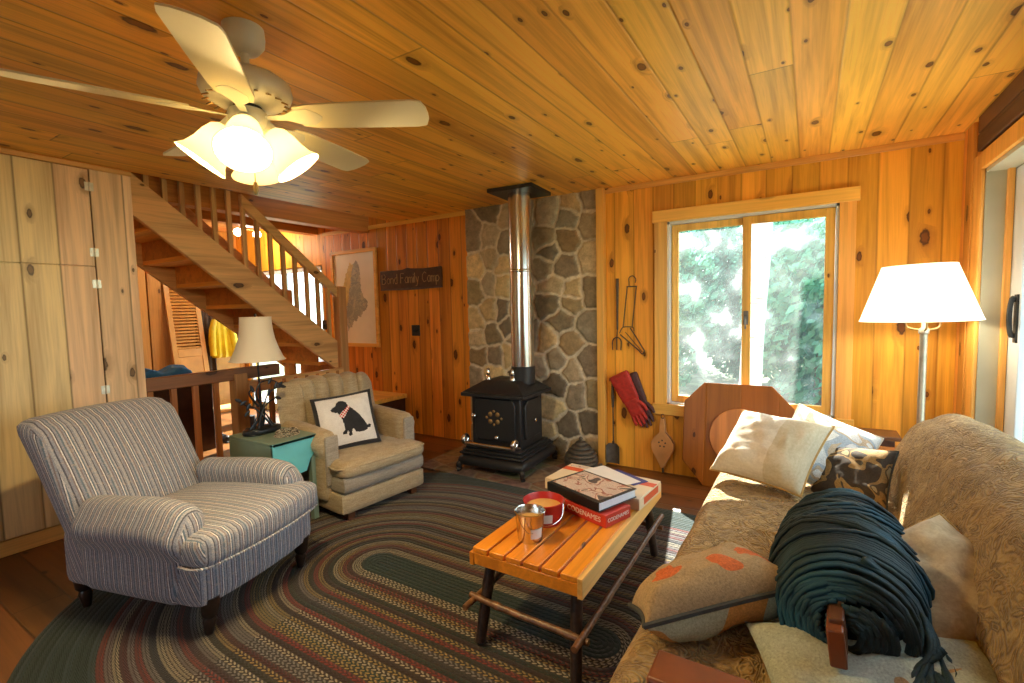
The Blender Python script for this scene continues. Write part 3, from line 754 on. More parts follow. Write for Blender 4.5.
# sliding door in the right wall
w = thing('door_1', 'sliding glass door in the right wall with pale frame and dark handle', None, kind='structure')
bm = NB(); box(bm, XR - 0.018, XR, SY1 - 0.01, SY1 + 0.13, 0, SZ1 + 0.09); box(bm, XR - 0.018, XR, SY0 - 0.10, SY0, 0, SZ1 + 0.09); box(bm, XR - 0.02, XR, SY0, SY1 - .01, SZ1, SZ1 + 0.09)
obj('casing', bm, M_['trimz'], w, bevel=0.004)
bm = NB(); box(bm, XR, XR + TR_, SY1 - 0.02, SY1, 0, SZ1); box(bm, XR, XR + TR_, SY0, SY0 + 0.02, 0, SZ1); box(bm, XR, XR + TR_, SY0, SY1, SZ1 - 0.02, SZ1); box(bm, XR, XR + TR_, SY0, SY1, 0, 0.03)
obj('jamb', bm, M_['jamb'], w)
for nm, y0, y1, xx in (('door_leaf', 2.26, SY1 - 0.022, XR + 0.105), ('door_leaf', SY0 + 0.02, 2.33, XR + 0.145)):
    bm = NB()
    for a, b in ((y0, y0 + 0.075), (y1 - 0.17 if y1 > 3 else y1 - .09, y1)): box(bm, xx, xx + 0.03, a, b, 0.033, SZ1 - 0.024)
    ya, yb = y0 + 0.075, y1 - (0.17 if y1 > 3 else .09)
    box(bm, xx, xx + 0.03, ya, yb, SZ1 - 0.11, SZ1 - 0.024); box(bm, xx, xx + 0.03, ya, yb, 0.033, 0.15)
    lf = obj(nm, bm, M_['vinyl'], w, bevel=0.004)
    bm = NB(); box(bm, xx + 0.012, xx + 0.016, y0 + 0.07, y1 - (0.165 if y1 > 3 else .085), 0.145, SZ1 - 0.105); obj('pane', bm, M_['glassclean'], lf, smooth=0)
    if y1 > 3:
        bm = NB(); box(bm, xx - 0.008, xx, y1 - 0.155, y1 - 0.115, 1.12, 1.36)
        tube(bm, catmull([(xx - 0.004, y1 - 0.135, 1.33), (xx - 0.022, y1 - 0.14, 1.34), (xx - 0.03, y1 - 0.14, 1.25), (xx - 0.022, y1 - 0.14, 1.16), (xx - 0.004, y1 - 0.135, 1.16)], 5), 0.011, 8)
        obj('handle', bm, M_['black'], lf, bevel=0.002)
bm = NB(); box(bm, XR + 0.078, XR + 0.102, SY1 - 0.05, SY1 - 0.021, 0.03, SZ1 - 0.02); obj('track_post', bm, M_['trimz'], w)

# glass door at the end of the hall
w = thing('door_2', 'bright glass door at the end of the hall behind the stairs', None, kind='structure')
bm = NB()
for x in (DX0, -5.97, DX1 - 0.05): box(bm, x, x + 0.05, YB + 0.02, YB + 0.07, 0, DZ1)
box(bm, DX0, DX1, YB + 0.02, YB + 0.07, DZ1 - 0.06, DZ1); box(bm, DX0, DX1, YB + 0.02, YB + 0.07, 0, 0.10)
obj('door_frame', bm, M_['vinyl'], w)
for a, b in ((DX0 + .05, -5.97), (-5.92, DX1 - .05)):
    bm = NB(); box(bm, a, b, YB + 0.043, YB + 0.047, 0.1, DZ1 - 0.06); obj('pane', bm, M_['glassclean'], w, smooth=0)

# floor register at the foot of the sign wall
o = tag(obj('floor_register', bx(-2.62, -2.28, YB - 0.13, YB - 0.02, 0.0, 0.006), M_['register']), 'small dark metal floor register at the foot of the pine wall', 'vent')
# ------------------------------------------------------------------ closet, rails and stairs
cl = thing('built_in_closet', 'tall pale pine board closet at the left with small metal hinges', 'closet', (XL, 0, 0))
CY0, CY1 = -2.4, 1.455
bm = NB(); box(bm, -0.70, -0.02, CY0, CY1, 0.0, ZC - 0.001); obj('carcass', bm, M_['closet'], cl)
bm = NB(); box(bm, -0.02, 0.0, 1.235, CY1, 0.09, ZC - 0.03); obj('stile', bm, M_['closet'], cl, bevel=0.003)
bm = NB(); box(bm, -0.02, 0.004, CY0, CY1, 0.0, 0.088); obj('base_board', bm, M_['trimy'], cl, bevel=0.003)
bm = NB(); box(bm, -0.02, 0.012, CY0, CY1 + 0.004, ZC - 0.032, ZC - 0.001); obj('top_molding', bm, M_['trimy'], cl, bevel=0.004)
for nm, z0, z1, hz in (('upper_door', 1.674, ZC - 0.035, (2.17, 1.76)), ('lower_door', 0.095, 1.668, (1.56, 0.88))):
    for y0, y1 in ((0.15, 1.230),):
        d = obj(nm, bx(-0.02, 0.0, y0, y1, z0, z1), M_['closet'], cl, bevel=0.002)
        for z in hz:
            bm = NB(); box(bm, -0.001, 0.004, y1 - 0.022, y1 - 0.004, z - 0.026, z + 0.026); box(bm, -0.001, 0.004, y1 + 0.006, y1 + 0.022, z - 0.026, z + 0.026)
            tube(bm, [(0.004, y1 + 0.001, z - 0.028), (0.004, y1 + 0.001, z + 0.028)], 0.005, 8)
            obj('hinge', bm, M_['hinge'], d)

st = thing('staircase', 'open pine staircase with slim balusters rising to the left behind the chairs', 'stairs', (0, 0, 0))
XN, XF = -4.0, -4.88
prof = [(1.05, 2.69), (3.13, 1.06), (3.13, 0.44), (3.05, 0.44), (1.05, 2.43 + 0.02)]
def yprof(prof, x0, x1):
    bm = NB()
    A = [bm.verts.new((x0, y, z)) for y, z in prof]; B = [bm.verts.new((x1, y, z)) for y, z in prof]
    bm.faces.new(A); bm.faces.new(list(reversed(B)))
    for i in range(len(prof)):
        j = (i + 1) % len(prof); bm.faces.new((A[i], A[j], B[j], B[i]))
    return bm
prof = [(1.05, 2.69), (3.13, 1.06), (3.13, 0.44), (3.32, 0.44), (3.13, 0.67), (1.05, 2.44)]
prof = [(1.48, 2.353), (3.13, 1.06), (3.13, 0.765), (1.48, 2.06)]
obj('near_stringer', yprof(prof, XN - 0.025, XN + 0.02), M_['stair'], st, bevel=0.003)
obj('far_stringer', yprof(prof, XF - 0.02, XF + 0.025), M_['stair'], st, bevel=0.003)
for k in range(7):
    z = 1.055 + 0.19 * k; y = 3.10 - 0.2425 * k
    obj('tread', bx(XF + 0.025, XN - 0.025, max(1.47, y - 0.262), y + 0.0, z - 0.035, z), M_['trimx'], st, bevel=0.003)
    if y - 0.262 > 1.47: obj('riser', bx(XF + 0.025, XN - 0.025, y - 0.261, y - 0.244, z, z + 0.156), M_['beam'], st)
bm = NB(); box(bm, -4.95, -3.77, 3.13, YB - 0.001, 0.385, 0.43); obj('landing', bm, M_['trimx'], st, bevel=0.004)

for z, y0, y1 in ((0.845, 3.08, 3.34), (0.64, 3.30, 3.58)):
    obj('tread', bx(-4.855, -4.22, y0, y1, z - 0.035, z), M_['trimx'], st, bevel=0.003); obj('riser', bx(-4.855, -4.22, y1 - 0.035, y1 - 0.02, z - 0.20, z - 0.035), M_['beam'], st)
obj('riser', bx(-4.855, -4.22, 3.062, 3.08, 0.845, 1.02), M_['beam'], st)
bm = NB(); box(bm, -4.93, -3.80, 3.16, YB - 0.001, 0.0, 0.385); obj('landing_base', bm, M_['darkwood'], st)
def htop(y): return 2.33 - 0.826 * (y - 2.26)
def stop(y): return 1.06 + 0.7837 * (3.13 - y)
for side, xx, y_a, y_b in (('near', XN, 2.255, 3.17), ('far', XF, 1.86, 3.17)):
    hp = [(y_a, htop(y_a)), (y_b, htop(y_b)), (y_b, htop(y_b) - 0.10), (y_a, htop(y_a) - 0.10)]
    obj('handrail', yprof(hp, xx - 0.03, xx + 0.022), M_['stair'], st, bevel=0.004)
    y = 3.06
    while y > 1.55:
        zt = min(htop(y) - 0.09 if y > y_a else 2.5, 2.5)
        obj('baluster', bx(xx - 0.019, xx + 0.012, y - 0.0165, y + 0.0165, stop(y) - 0.02, zt), M_['baluster'], st, bevel=0.002)
        y -= 0.113
    bm = NB(); box(bm, xx - 0.045, xx + 0.045, 3.15, 3.24, 0.0, 1.60); obj('newel_post', bm, M_['baluster'], st, bevel=0.004)

gr = thing('guard_rail', 'low wooden guard rail with reddish and pale slats behind the armchairs', 'railing', (0, 0, 0))
bm = NB(); box(bm, -4.03, -3.97, 1.47, 2.50, 0.81, 0.905); obj('dark_top_rail', bm, M_['redwood'], gr, bevel=0.006)
bm = NB(); box(bm, -4.05, -3.95, 2.10, 2.20, 0.0, 0.86); obj('post', bm, M_['baluster'], gr, bevel=0.004)
bm = NB(); box(bm, -3.972, -3.93, 2.20, 3.148, 0.695, 0.795); obj('pale_top_rail', bm, M_['stair'], gr, bevel=0.004)
bm = NB(); box(bm, -4.03, -3.98, 1.47, 2.10, 0.10, 0.17); obj('bottom_rail', bm, M_['redwood'], gr, bevel=0.004)
bm = NB(); box(bm, -3.972, -3.935, 2.20, 3.148, 0.10, 0.17); obj('bottom_rail', bm, M_['redwood'], gr, bevel=0.004)
for y in (1.52, 1.67, 1.82, 1.97): obj('slat', bx(-4.02, -3.985, y - .018, y + .018, 0.15, 0.83), M_['redbal'], gr, bevel=0.002)
for k in range(8):
    y = 2.28 + 0.113 * k; obj('slat', bx(-3.965, -3.924, y - .016, y + .016, 0.13, 0.775), M_['redbal'], gr, bevel=0.002)

# ------------------------------------------------------------------ hall
def louvre_door(loc, rz, tilt, label):
    d = thing('louvred_door', label, 'louvred door', loc, rz, 'louvred doors in the hall')
    d.rotation_euler = (0, tilt, rz)
    bm = NB(); box(bm, -0.015, 0.015, -0.20, -0.14, 0, 2.0); box(bm, -0.015, 0.015, 0.14, 0.20, 0, 2.0)
    box(bm, -0.015, 0.015, -0.14, 0.14, 0, 0.16); box(bm, -0.015, 0.015, -0.14, 0.14, 1.92, 2.0); box(bm, -0.015, 0.015, -0.14, 0.14, 0.82, 0.92)
    obj('door_frame', bm, M_['louvre'], d, bevel=0.003)
    bm = NB(); box(bm, -0.006, 0.006, -0.145, 0.145, 0.15, 0.83); obj('lower_panel', bm, M_['louvre'], d)
    bm = NB()
    for k in range(24): box(bm, -0.018, 0.018, -0.145, 0.145, -0.003, 0.003, M=Matrix.Translation((0, 0, 0.94 + k * 0.041)) @ Matrix.Rotation(R(50), 4, 'Y'))
    obj('louvre_slats', bm, M_['louvre'], d)
    return d
louvre_door((-6.66, 3.06, 0.003), 0.0, -0.16, 'varnished louvred door leaning at the hall wall beside the yellow raincoat')
louvre_door((-6.945, 3.635, 0.003), 0.0, -0.015, 'louvred door in the hall to the right of the yellow raincoat')
for k, (y, z1, lb) in enumerate(((2.45, 2.2, 'reddish knotty board standing at the far end of the hall, nearest the closet'), (2.61, 2.28, 'wide yellow pine board standing in the hall left of the louvred door'), (2.77, 2.2, 'narrow yellow pine board standing beside the louvred door in the hall'))):
    tag(obj('wooden_board', bx(-6.97, -6.93, y - .075, y + .07, 0.003, z1), M_['redbal'] if k == 0 else M_['plank'], bevel=0.004), lb, 'board', 'boards standing in the hall')
j = thing('hanging_raincoat', 'bright yellow raincoat hanging on the hall wall', 'raincoat', (-6.80, 3.46, 0))
def coat(bm, y, w, z0, z1, th, sd):
    def df(p, u):
        k = (p.z - (z0 + z1) / 2) / ((z1 - z0) / 2)
        s = 1 - 0.45 * max(0, k - 0.55) / 0.45
        f = 0.02 * sin(u.y * 9 + sd) * (0.6 - 0.4 * k)
        return Vector((p.x * (1.0 - 0.3 * k) + f, y + p.y * s * (1.05 - 0.12 * k), p.z))
    rbox(bm, th, w, (z1 - z0) / 2, th * .9, (4, 16, 12), deform=lambda p, u: df(p + Vector((0, 0, (z0 + z1) / 2)), u))
bm = NB(); coat(bm, 0.0, 0.11, 0.76, 1.32, 0.045, 0); obj('coat_body', bm, M_['jacket'], j)
for s in (-1, 1):
    bm = NB(); tube(bm, catmull([(0.0, s * 0.07, 1.27), (0.03, s * 0.12, 1.15), (0.05, s * 0.14, 0.95), (0.05, s * 0.135, 0.80)], 4), [0.04] * 4 + [0.045] * 5 + [0.04] * 4, 10); obj('sleeve', bm, M_['jacket'], j)
pr_ = thing('coat_peg_rail', 'short wooden peg rail on the hall wall behind the raincoat', 'coat rack', (-7.0, 3.40, 1.42))
obj('rail_board', bx(0.001, 0.02, -.22, .22, -.04, .04), M_['plank'], pr_, bevel=0.003)
for y in (-.04, .06):
    bm = NB(); tube(bm, [(0.018, y, 0), (0.05, y, 0.004), (0.10 + (.1 if y > 0 else 0), y, 0.012)], 0.008, 8); obj('peg', bm, M_['plank'], pr_)
j = thing('hanging_coat', 'dark brown coat hanging behind the yellow raincoat', 'coat', (-6.945, 3.36, 0))
bm = NB(); coat(bm, -0.01, 0.095, 0.5, 1.46, 0.03, 2); obj('coat_body', bm, M_['coat'], j)
for s in (-1, 1):
    bm = NB(); tube(bm, catmull([(0, s * 0.09, 1.40), (0.01, s * 0.12, 1.2), (0.01, s * 0.13, 0.8)], 4), 0.032, 8); obj('sleeve', bm, M_['coat'], j)
bm = NB(); rbox(bm, 0.14, 0.42, 0.05, 0.05, (8, 16, 4), deform=lambda p, u: p + Vector((0, 0, 0.03 * noise.noise((p.y * 8, p.x * 8, 0)) * (1 + u.z))))
tag(obj('blue_duffel', bm, M_['blue'], loc=(-5.28, 1.92, 0.787)), 'blue folded cloth lying on a dark chest behind the reddish rail', 'cloth')
ch = thing('chest', 'dark wooden chest under the blue cloth behind the guard rail', 'chest', (-5.28, 1.97, 0))
obj('body', bx(-0.20, 0.20, -0.50, 0.50, 0.0, 0.68), M_['darkwood'], ch, bevel=0.006); obj('lid', bx(-0.22, 0.22, -0.52, 0.52, 0.68, 0.735), M_['darkwood'], ch, bevel=0.006)
bn = thing('shoe_bench', 'low pine bench with boots under it in the hall', 'bench', (-5.9, 3.0, 0))
obj('bench_top', bx(-0.16, 0.16, -0.40, 0.22, 0.22, 0.25), M_['trimy'], bn, bevel=0.004)
for y in (-.36, .18): obj('bench_end', bx(-0.15, 0.15, y - .02, y + .02, 0, 0.22), M_['trimy'], bn, bevel=0.003)
def boot(loc, rz, lb):
    bm = NB()
    tube(bm, catmull([(0, 0, 0.20), (0, 0, 0.10), (0.02, 0, 0.05), (0.09, 0, 0.035), (0.17, 0, 0.03)], 4), [0.045] * 5 + [0.047] * 4 + [0.045] * 4 + [0.04] * 3 + [0.025], 10)
    bm2 = NB(); 
    b = thing('boot', lb, 'boot', loc, rz, 'boots on the hall floor')
    obj('upper', bm, M_['boot'], b); bm2.free()
    obj('sole', bx(-0.045, 0.19, -0.04, 0.04, 0.0, 0.014), M_['black'], b, bevel=0.004)
boot((-5.35, 2.62, 0.001), 0.2, 'black boot on the hall floor, nearest to the dark chest')
boot((-5.28, 2.80, 0.001), 0.0, 'black boot on the hall floor, middle one of three')
boot((-5.35, 2.99, 0.001), -0.2, 'black boot on the hall floor, furthest from the chest')
hl = thing('hall_ceiling_light', 'small hall ceiling light with two glowing globes seen between the balusters', 'ceiling light', (-6.0, 3.45, 2.495))
bm = NB(); lathe(bm, [(0, 0.0), (0.07, 0.0), (0.07, -0.02), (0.02, -0.035), (0.012, -0.04), (0.012, -0.10), (0, -0.10)], 20); tube(bm, [(0, -0.12, -0.09), (0, 0.12, -0.09)], 0.008, 8); obj('mount', bm, M_['brass'], hl)
for s in (-1, 1):
    bm = NB(); lathe(bm, [(0, -0.09), (0.03, -0.1), (0.05, -0.13), (0.045, -0.165), (0.02, -0.185), (0, -0.188)], 20, c=(0, s * 0.12)); obj('globe', bm, M_['bulb'], hl)

# ------------------------------------------------------------------ pictures, sign, switches
mp = thing('framed_map', 'large framed map poster with a grey and yellow coastline shape on pine wall', 'framed map', (-4.54, YB, 1.50))
MW, MH = 0.39, 0.565
bm = NB()
for a in ((-MW, MW, MH - .042, MH), (-MW, MW, -MH, -MH + .042), (-MW, -MW + .042, -MH + .042, MH - .042), (MW - .042, MW, -MH + .042, MH - .042)):
    box(bm, a[0], a[1], -0.026, -0.001, a[2], a[3])
obj('frame', bm, M_['trimx'], mp, bevel=0.003)
coast = [(-.13, -.38), (-.17, -.22), (-.16, .0), (-.20, .12), (-.13, .30), (-.06, .42), (-.02, .39), (.05, .44), (.10, .36), (.115, .10), (.15, .02), (.22, -.04), (.20, -.12), (.13, -.16), (.09, -.22), (.05, -.20), (.02, -.27), (-.03, -.26), (-.06, -.33), (-.10, -.34)]
M_['mapgrey'] = patches('map_grey_land', [(0.0, (0.33, 0.36, 0.34)), (0.46, (0.44, 0.46, 0.40)), (0.54, (0.31, 0.35, 0.35)), (0.6, (0.50, 0.49, 0.40))], 12, rough=0.5)
M_['mapyellow'] = plain('map_yellow_land', (0.62, 0.50, 0.20), 0.5, nscale=18, namt=0.2, bump=0)
NXm, NZm = 80, 120; bm = NB(); g = []
for i in range(NXm + 1): g.append([bm.verts.new((-MW + .03 + (2 * MW - .06) * i / NXm, -0.010, -MH + .03 + (2 * MH - .06) * k / NZm)) for k in range(NZm + 1)])
for i in range(NXm):
    for k in range(NZm):
        f = bm.faces.new((g[i][k], g[i + 1][k], g[i + 1][k + 1], g[i][k + 1])); c = f.calc_center_median()
        jx = c.x + 0.012 * noise.noise((c.x * 40, c.z * 40, 0)); jz = c.z + 0.012 * noise.noise((c.x * 40, c.z * 40, 5))
        f.material_index = 0
        if inpoly(jx, jz, coast): f.material_index = 2 if jx - 0.25 * (jz - 0.2) < -0.06 and jz > -0.08 else 1
po = obj('poster', bm, [M_['mapsea'], M_['mapgrey'], M_['mapyellow']], mp, smooth=0)
sg = thing('carved_sign', 'dark wooden plank sign with carved family camp lettering on pine wall', 'sign', (-3.645, YB, 1.685))
edge = [(-.435, -.098), (-.2, -.104), (.0, -.098), (.2, -.103), (.435, -.095), (.442, .0), (.435, .105), (.2, .098), (.02, .108), (-.03, .118), (-.10, .10), (-.435, .100), (-.445, .0)]
bm = NB(); prism(bm, edge, -0.032, -0.001); obj('board', bm, M_['signwood'], sg, bevel=0.004)
bm = NB(); prism(bm, [(-.44, -.112), (0, -.118), (.44, -.108), (.435, -.094), (0, -.097), (-.435, -.097)], -0.030, -0.002); obj('bark_edge', bm, M_['signedge'], sg)
def strokes(bm, s, x, z, h, w, y, r):
    A = {'B': [[(0, 0), (0, 1), (.5, 1), (.72, .78), (.5, .55), (0, .55)], [(.5, .55), (.8, .28), (.5, 0), (0, 0)]], 'o': [[(.35, .6), (.62, .45), (.62, .15), (.35, 0), (.08, .15), (.08, .45), (.35, .6)]],
         'n': [[(0, 0), (0, .6)], [(0, .42), (.25, .6), (.5, .5), (.5, 0)]], 'd': [[(.58, .6), (.25, .6), (.05, .35), (.25, .0), (.58, 0)], [(.58, 0), (.58, 1)]],
         'F': [[(0, 0), (0, 1), (.65, 1)], [(0, .55), (.5, .55)]], 'a': [[(.55, .6), (.25, .6), (.05, .3), (.25, 0), (.55, .1)], [(.55, .6), (.55, 0)]],
         'm': [[(0, 0), (0, .6)], [(0, .45), (.2, .6), (.35, .45), (.35, 0)], [(.35, .45), (.55, .6), (.7, .45), (.7, 0)]], 'i': [[(0.05, 0), (.05, .6)], [(.05, .8), (.05, .86)]], 'l': [[(.05, 0), (.05, 1)]],
         'y': [[(0, .6), (.25, .05)], [(.5, .6), (.15, -.32), (-.05, -.3)]], 'C': [[(.75, .85), (.45, 1), (.1, .75), (.05, .35), (.3, .02), (.75, .12)]], 'p': [[(0, .6), (0, -.35)], [(0, .5), (.3, .6), (.55, .3), (.3, 0), (0, .1)]]}
    W = {'B': .95, 'o': .8, 'n': .68, 'd': .8, 'F': .78, 'a': .75, 'm': .88, 'i': .25, 'l': .28, 'y': .65, 'C': .9, 'p': .7, ' ': .5}
    for ch_ in s:
        for st_ in A.get(ch_, []): tube(bm, [(x + px * w, y, z + pz * h) for px, pz in st_], r, 6)
        x += W[ch_] * w
    return x
bm = NB(); strokes(bm, 'Bond Family Camp', -0.405, -0.045, 0.105, 0.0755, -0.0325, 0.0042); obj('lettering', bm, M_['route'], sg)
for (x, z, lb) in ((-3.60, 1.13, 'black square switch plate on pine wall below the carved sign'), (-5.10, 1.19, 'black switch plate beside the hall glass door')):
    sw = thing('switch_plate', lb, 'light switch', (x, YB, z), 0, 'black switch plates')
    obj('plate', bx(-.058, .058, -0.008, -0.001, -.058, .058), M_['black'], sw, bevel=0.003)
    bm = NB()
    for q in (-.024, .024): box(bm, q - .006, q + .006, -0.02, -0.007, -0.012, 0.012)
    obj('toggle', bm, M_['black'], sw, bevel=0.001)
# ------------------------------------------------------------------ rug
bm = NB(); uvl = bm.loops.layers.uv.new('UVMap')
RCX0, RCX1, RCY, RR = -1.93, -0.70, 1.72, 1.41
nS, nA, nD = 30, 60, 60
def rugpt(d, i):
    L = RCX1 - RCX0
    if i <= nS: return (RCX0 + L * i / nS, RCY - d, L * i / nS)
    if i <= nS + nA:
        a = -pi / 2 + pi * (i - nS) / nA; return (RCX1 + d * cos(a), RCY + d * sin(a), L + d * (a + pi / 2))
    if i <= 2 * nS + nA: t = (i - nS - nA) / nS; return (RCX1 - L * t, RCY + d, L + pi * d + L * t)
    a = pi / 2 + pi * (i - 2 * nS - nA) / nA; return (RCX0 + d * cos(a), RCY + d * sin(a), 2 * L + pi * d + d * (a - pi / 2))
NP = 2 * nS + 2 * nA
vs = []
for jd in range(nD + 1):
    d = max(0.0005, RR * jd / nD)
    vs.append([bm.verts.new((rugpt(d, i)[0], rugpt(d, i)[1], 0.012 if jd < nD else 0.006)) for i in range(NP)])
skirt = [bm.verts.new((v.co.x, v.co.y, 0.001)) for v in vs[-1]]
for jd in range(nD):
    for i in range(NP):
        k = (i + 1) % NP
        f = bm.faces.new((vs[jd][i], vs[jd + 1][i], vs[jd + 1][k], vs[jd][k]))
        for lp, (dd, ii) in zip(f.loops, ((jd, i), (jd + 1, i), (jd + 1, i + 1), (jd, i + 1))):
            d = RR * dd / nD; lp[uvl].uv = (rugpt(d, ii)[2], d)
for i in range(NP):
    k = (i + 1) % NP; f = bm.faces.new((vs[-1][i], skirt[i], skirt[k], vs[-1][k]))
    for lp in f.loops: lp[uvl].uv = (0, RR - .001)
tag(obj('braided_rug', bm, M_['rug'], smooth=60), 'large oval braided rug in green, red and cream on the plank floor', 'rug')

# ------------------------------------------------------------------ striped armchair
ac = thing('striped_armchair', 'wide grey striped armchair with rolled arms at the left', 'armchair', (-2.525, 1.13, 0), R(15))
def pipe_path(bm, pts, r=0.006, closed=False): tube(bm, catmull(pts, 5) if not closed else pts, r, 6, closed=closed)
bm = NB(); rbox(bm, 0.40, 0.335, 0.125, 0.03, (14, 14, 6), M=Matrix.Translation((-0.02, 0, 0.275)), deform=lambda p, u: Vector((p.x + (0.03 * (1 - u.y * u.y) if u.x > 0 else 0), p.y, p.z - 0.02 * max(0, u.x) * (0 if u.z > 0 else 1) * (1 - u.y ** 2) * 0 )))
obj('chair_base', bm, M_['strY'], ac)
def seatdef(p, u):
    f = max(0, u.x)
    return Vector((p.x + 0.035 * f * (1 - u.y * u.y), p.y * (1 + 0.0 * f), p.z + (0.032 * (1 - u.x * u.x) * (1 - u.y * u.y) + 0.015 * u.x if u.z > 0 else 0)))
bm = NB(); rbox(bm, 0.355, 0.33, 0.062, 0.045, (16, 18, 8), deform=lambda p, u: (lambda q: Vector((q.x, q.y * (1.06 if q.x > 0.20 else 0.88), q.z)))(seatdef(p, u)), M=Matrix.Translation((0.075, 0, 0.385)))
sc_ = obj('seat_cushion', bm, M_['strY'], ac)
bm = NB(); tube(bm, catmull([(0.30, -0.352, 0.335), (0.42, -0.32, 0.335), (0.462, 0, 0.335), (0.42, 0.32, 0.335), (0.30, 0.352, 0.335)], 6), 0.007, 6); obj('piping', bm, M_['strY'], sc_)
def armdef(s):
    def f(p, u):
        z = p.z
        t = max(0, min(1, (z - 0.02) / 0.14)); bulge = sin(t * pi) ** 0.8 if t > 0 else 0
        y = p.y * (1 + 0.16 * bulge) + s * 0.022 * bulge
        x = p.x
        if u.x > 0: z -= 0.03 * max(0, u.x) ** 3 * (1 if u.z > 0 else 0)
        if u.z < 0.35: x -= 0.05 * max(0, u.x) * (0.35 - u.z)
        z += 0.012 * sin(u.x * 2.2 + 0.5) * (u.z > 0)
        return Vector((x, y, z))
    return f
for s in (-1, 1):
    bm = NB(); rbox(bm, 0.325, 0.070, 0.216, 0.068, (18, 8, 14), deform=armdef(s), M=Matrix.Translation((0.01, s * 0.282, 0.350)))
    obj('armrest', bm, M_['strX'], ac)
def backdef(p, u):
    k = (u.z + 1) / 2
    x = p.x - 0.32 * k ** 1.1 + (0.03 * (1 - u.y ** 2) * sin(k * pi) if u.x > 0 else 0)
    z = p.z + 0.015 * (1 - u.y * u.y) * k
    if u.z > 0.6: x -= 0.0
    return Vector((x, p.y * (0.93 + 0.03 * k), z))
bm = NB(); rbox(bm, 0.095, 0.35, 0.295, 0.07, (8, 20, 18), deform=backdef, M=Matrix.Translation((-0.315, 0, 0.585)))
bk = obj('backrest', bm, M_['strY'], ac)
for (x, y) in ((0.33, -0.27), (0.33, 0.27), (-0.38, -0.27), (-0.38, 0.27)):
    bm = NB(); lathe(bm, [(0.0, 0), (0.017, 0), (0.02, 0.02), (0.028, 0.06), (0.022, 0.075), (0.033, 0.09), (0.036, 0.13), (0.036, 0.17), (0, 0.17)], 14, M=Matrix.Translation((x * 1.03, y, 0.013)) @ Matrix.Rotation(0.12 * (1 if x > 0 else -1), 4, 'Y'))
    obj('leg', bm, M_['legwood'], ac)

# ------------------------------------------------------------------ beige channel-back chair
bc = thing('beige_armchair', 'beige tweed armchair with channelled back holding the dog cushion', 'armchair', (-2.79, 2.30, 0), R(-6))
bm = NB(); rbox(bm, 0.36, 0.345, 0.07, 0.03, (12, 14, 6), M=Matrix.Translation((-0.005, 0, 0.125))); obj('chair_base', bm, M_['beige'], bc)
bm = NB(); rbox(bm, 0.34, 0.335, 0.062, 0.03, (12, 18, 6), M=Matrix.Translation((0.018, 0, 0.25)), deform=lambda p, u: Vector((p.x + 0.014 * max(0, u.x) * (1 - u.z ** 2), p.y, p.z))); obj('front_band', bm, M_['beigegrey'], bc)
bm = NB(); rbox(bm, 0.325, 0.345, 0.055, 0.05, (16, 18, 8), deform=lambda p, u: Vector((p.x + 0.02 * max(0, u.x) * (1 - u.y ** 2), p.y * (1.0 if p.x > 0.15 else 0.84), p.z + (0.025 * (1 - u.x ** 2) * (1 - u.y ** 2) if u.z > 0 else 0))), M=Matrix.Translation((0.055, 0, 0.338)))
sc_ = obj('seat_cushion', bm, M_['beige'], bc)
bm = NB(); tube(bm, catmull([(0.22, -0.348, 0.362), (0.36, -0.332, 0.362), (0.395, 0, 0.362), (0.36, 0.332, 0.362), (0.22, 0.348, 0.362)], 6), 0.006, 6); obj('piping', bm, M_['beige'], sc_)
for s in (-1, 1):
    def ad(p, u, s=s):
        t = max(0, (p.z - 0.08) / 0.12); t = min(1, t); b = sin(t * pi * 0.9)
        return Vector((p.x, p.y * (1 + 0.25 * b) + s * 0.02 * b, p.z + 0.03 * (1 - (u.x + 1) / 2) * (u.z > 0)))
    bm = NB(); rbox(bm, 0.275, 0.06, 0.235, 0.055, (14, 8, 12), deform=ad, M=Matrix.Translation((-0.055, s * 0.318, 0.345)))
    a = obj('armrest', bm, M_['beige'], bc)
    bm = NB(); rbox(bm, 0.012, 0.048, 0.16, 0.03, (2, 8, 10), M=Matrix.Translation((0.222, s * 0.318, 0.395))); obj('arm_front_panel', bm, M_['beigegrey'], a)
def chback(p, u):
    k = (u.z + 1) / 2
    ang = u.y * 1.0
    y = 0.36 * sin(ang) / sin(1.0)
    x = -0.16 * (1 - cos(ang)) * -1.15
    th = p.x
    rib = abs(sin((u.y + 1) * 6 * pi / 2))
    if u.x > -0.2: th += (0.05 * rib ** 0.7) * (u.x + 0.2) / 1.2 * (0.35 + 0.65 * min(1, k * 2))
    x += th * cos(ang); y -= th * sin(ang) * 0.8
    z = p.z + (0.025 * rib ** 0.6 - 0.035 * abs(u.y) ** 8 ) * max(0, u.z) + 0.015 * (1 - u.y ** 2) * k
    return Vector((x - 0.10 * k ** 1.2, y, z))
bm = NB(); rbox(bm, 0.065, 0.335, 0.305, 0.05, (6, 56, 16), deform=chback, M=Matrix.Translation((-0.285, 0, 0.53)))
obj('channel_back', bm, M_['beige'], bc)
for x in (-0.30, 0.30):
    for y in (-0.26, 0.26): obj('leg', bx(x - .026, x + .026, y - .026, y + .026, 0.013, 0.075), M_['brownleg'], bc, bevel=0.003)

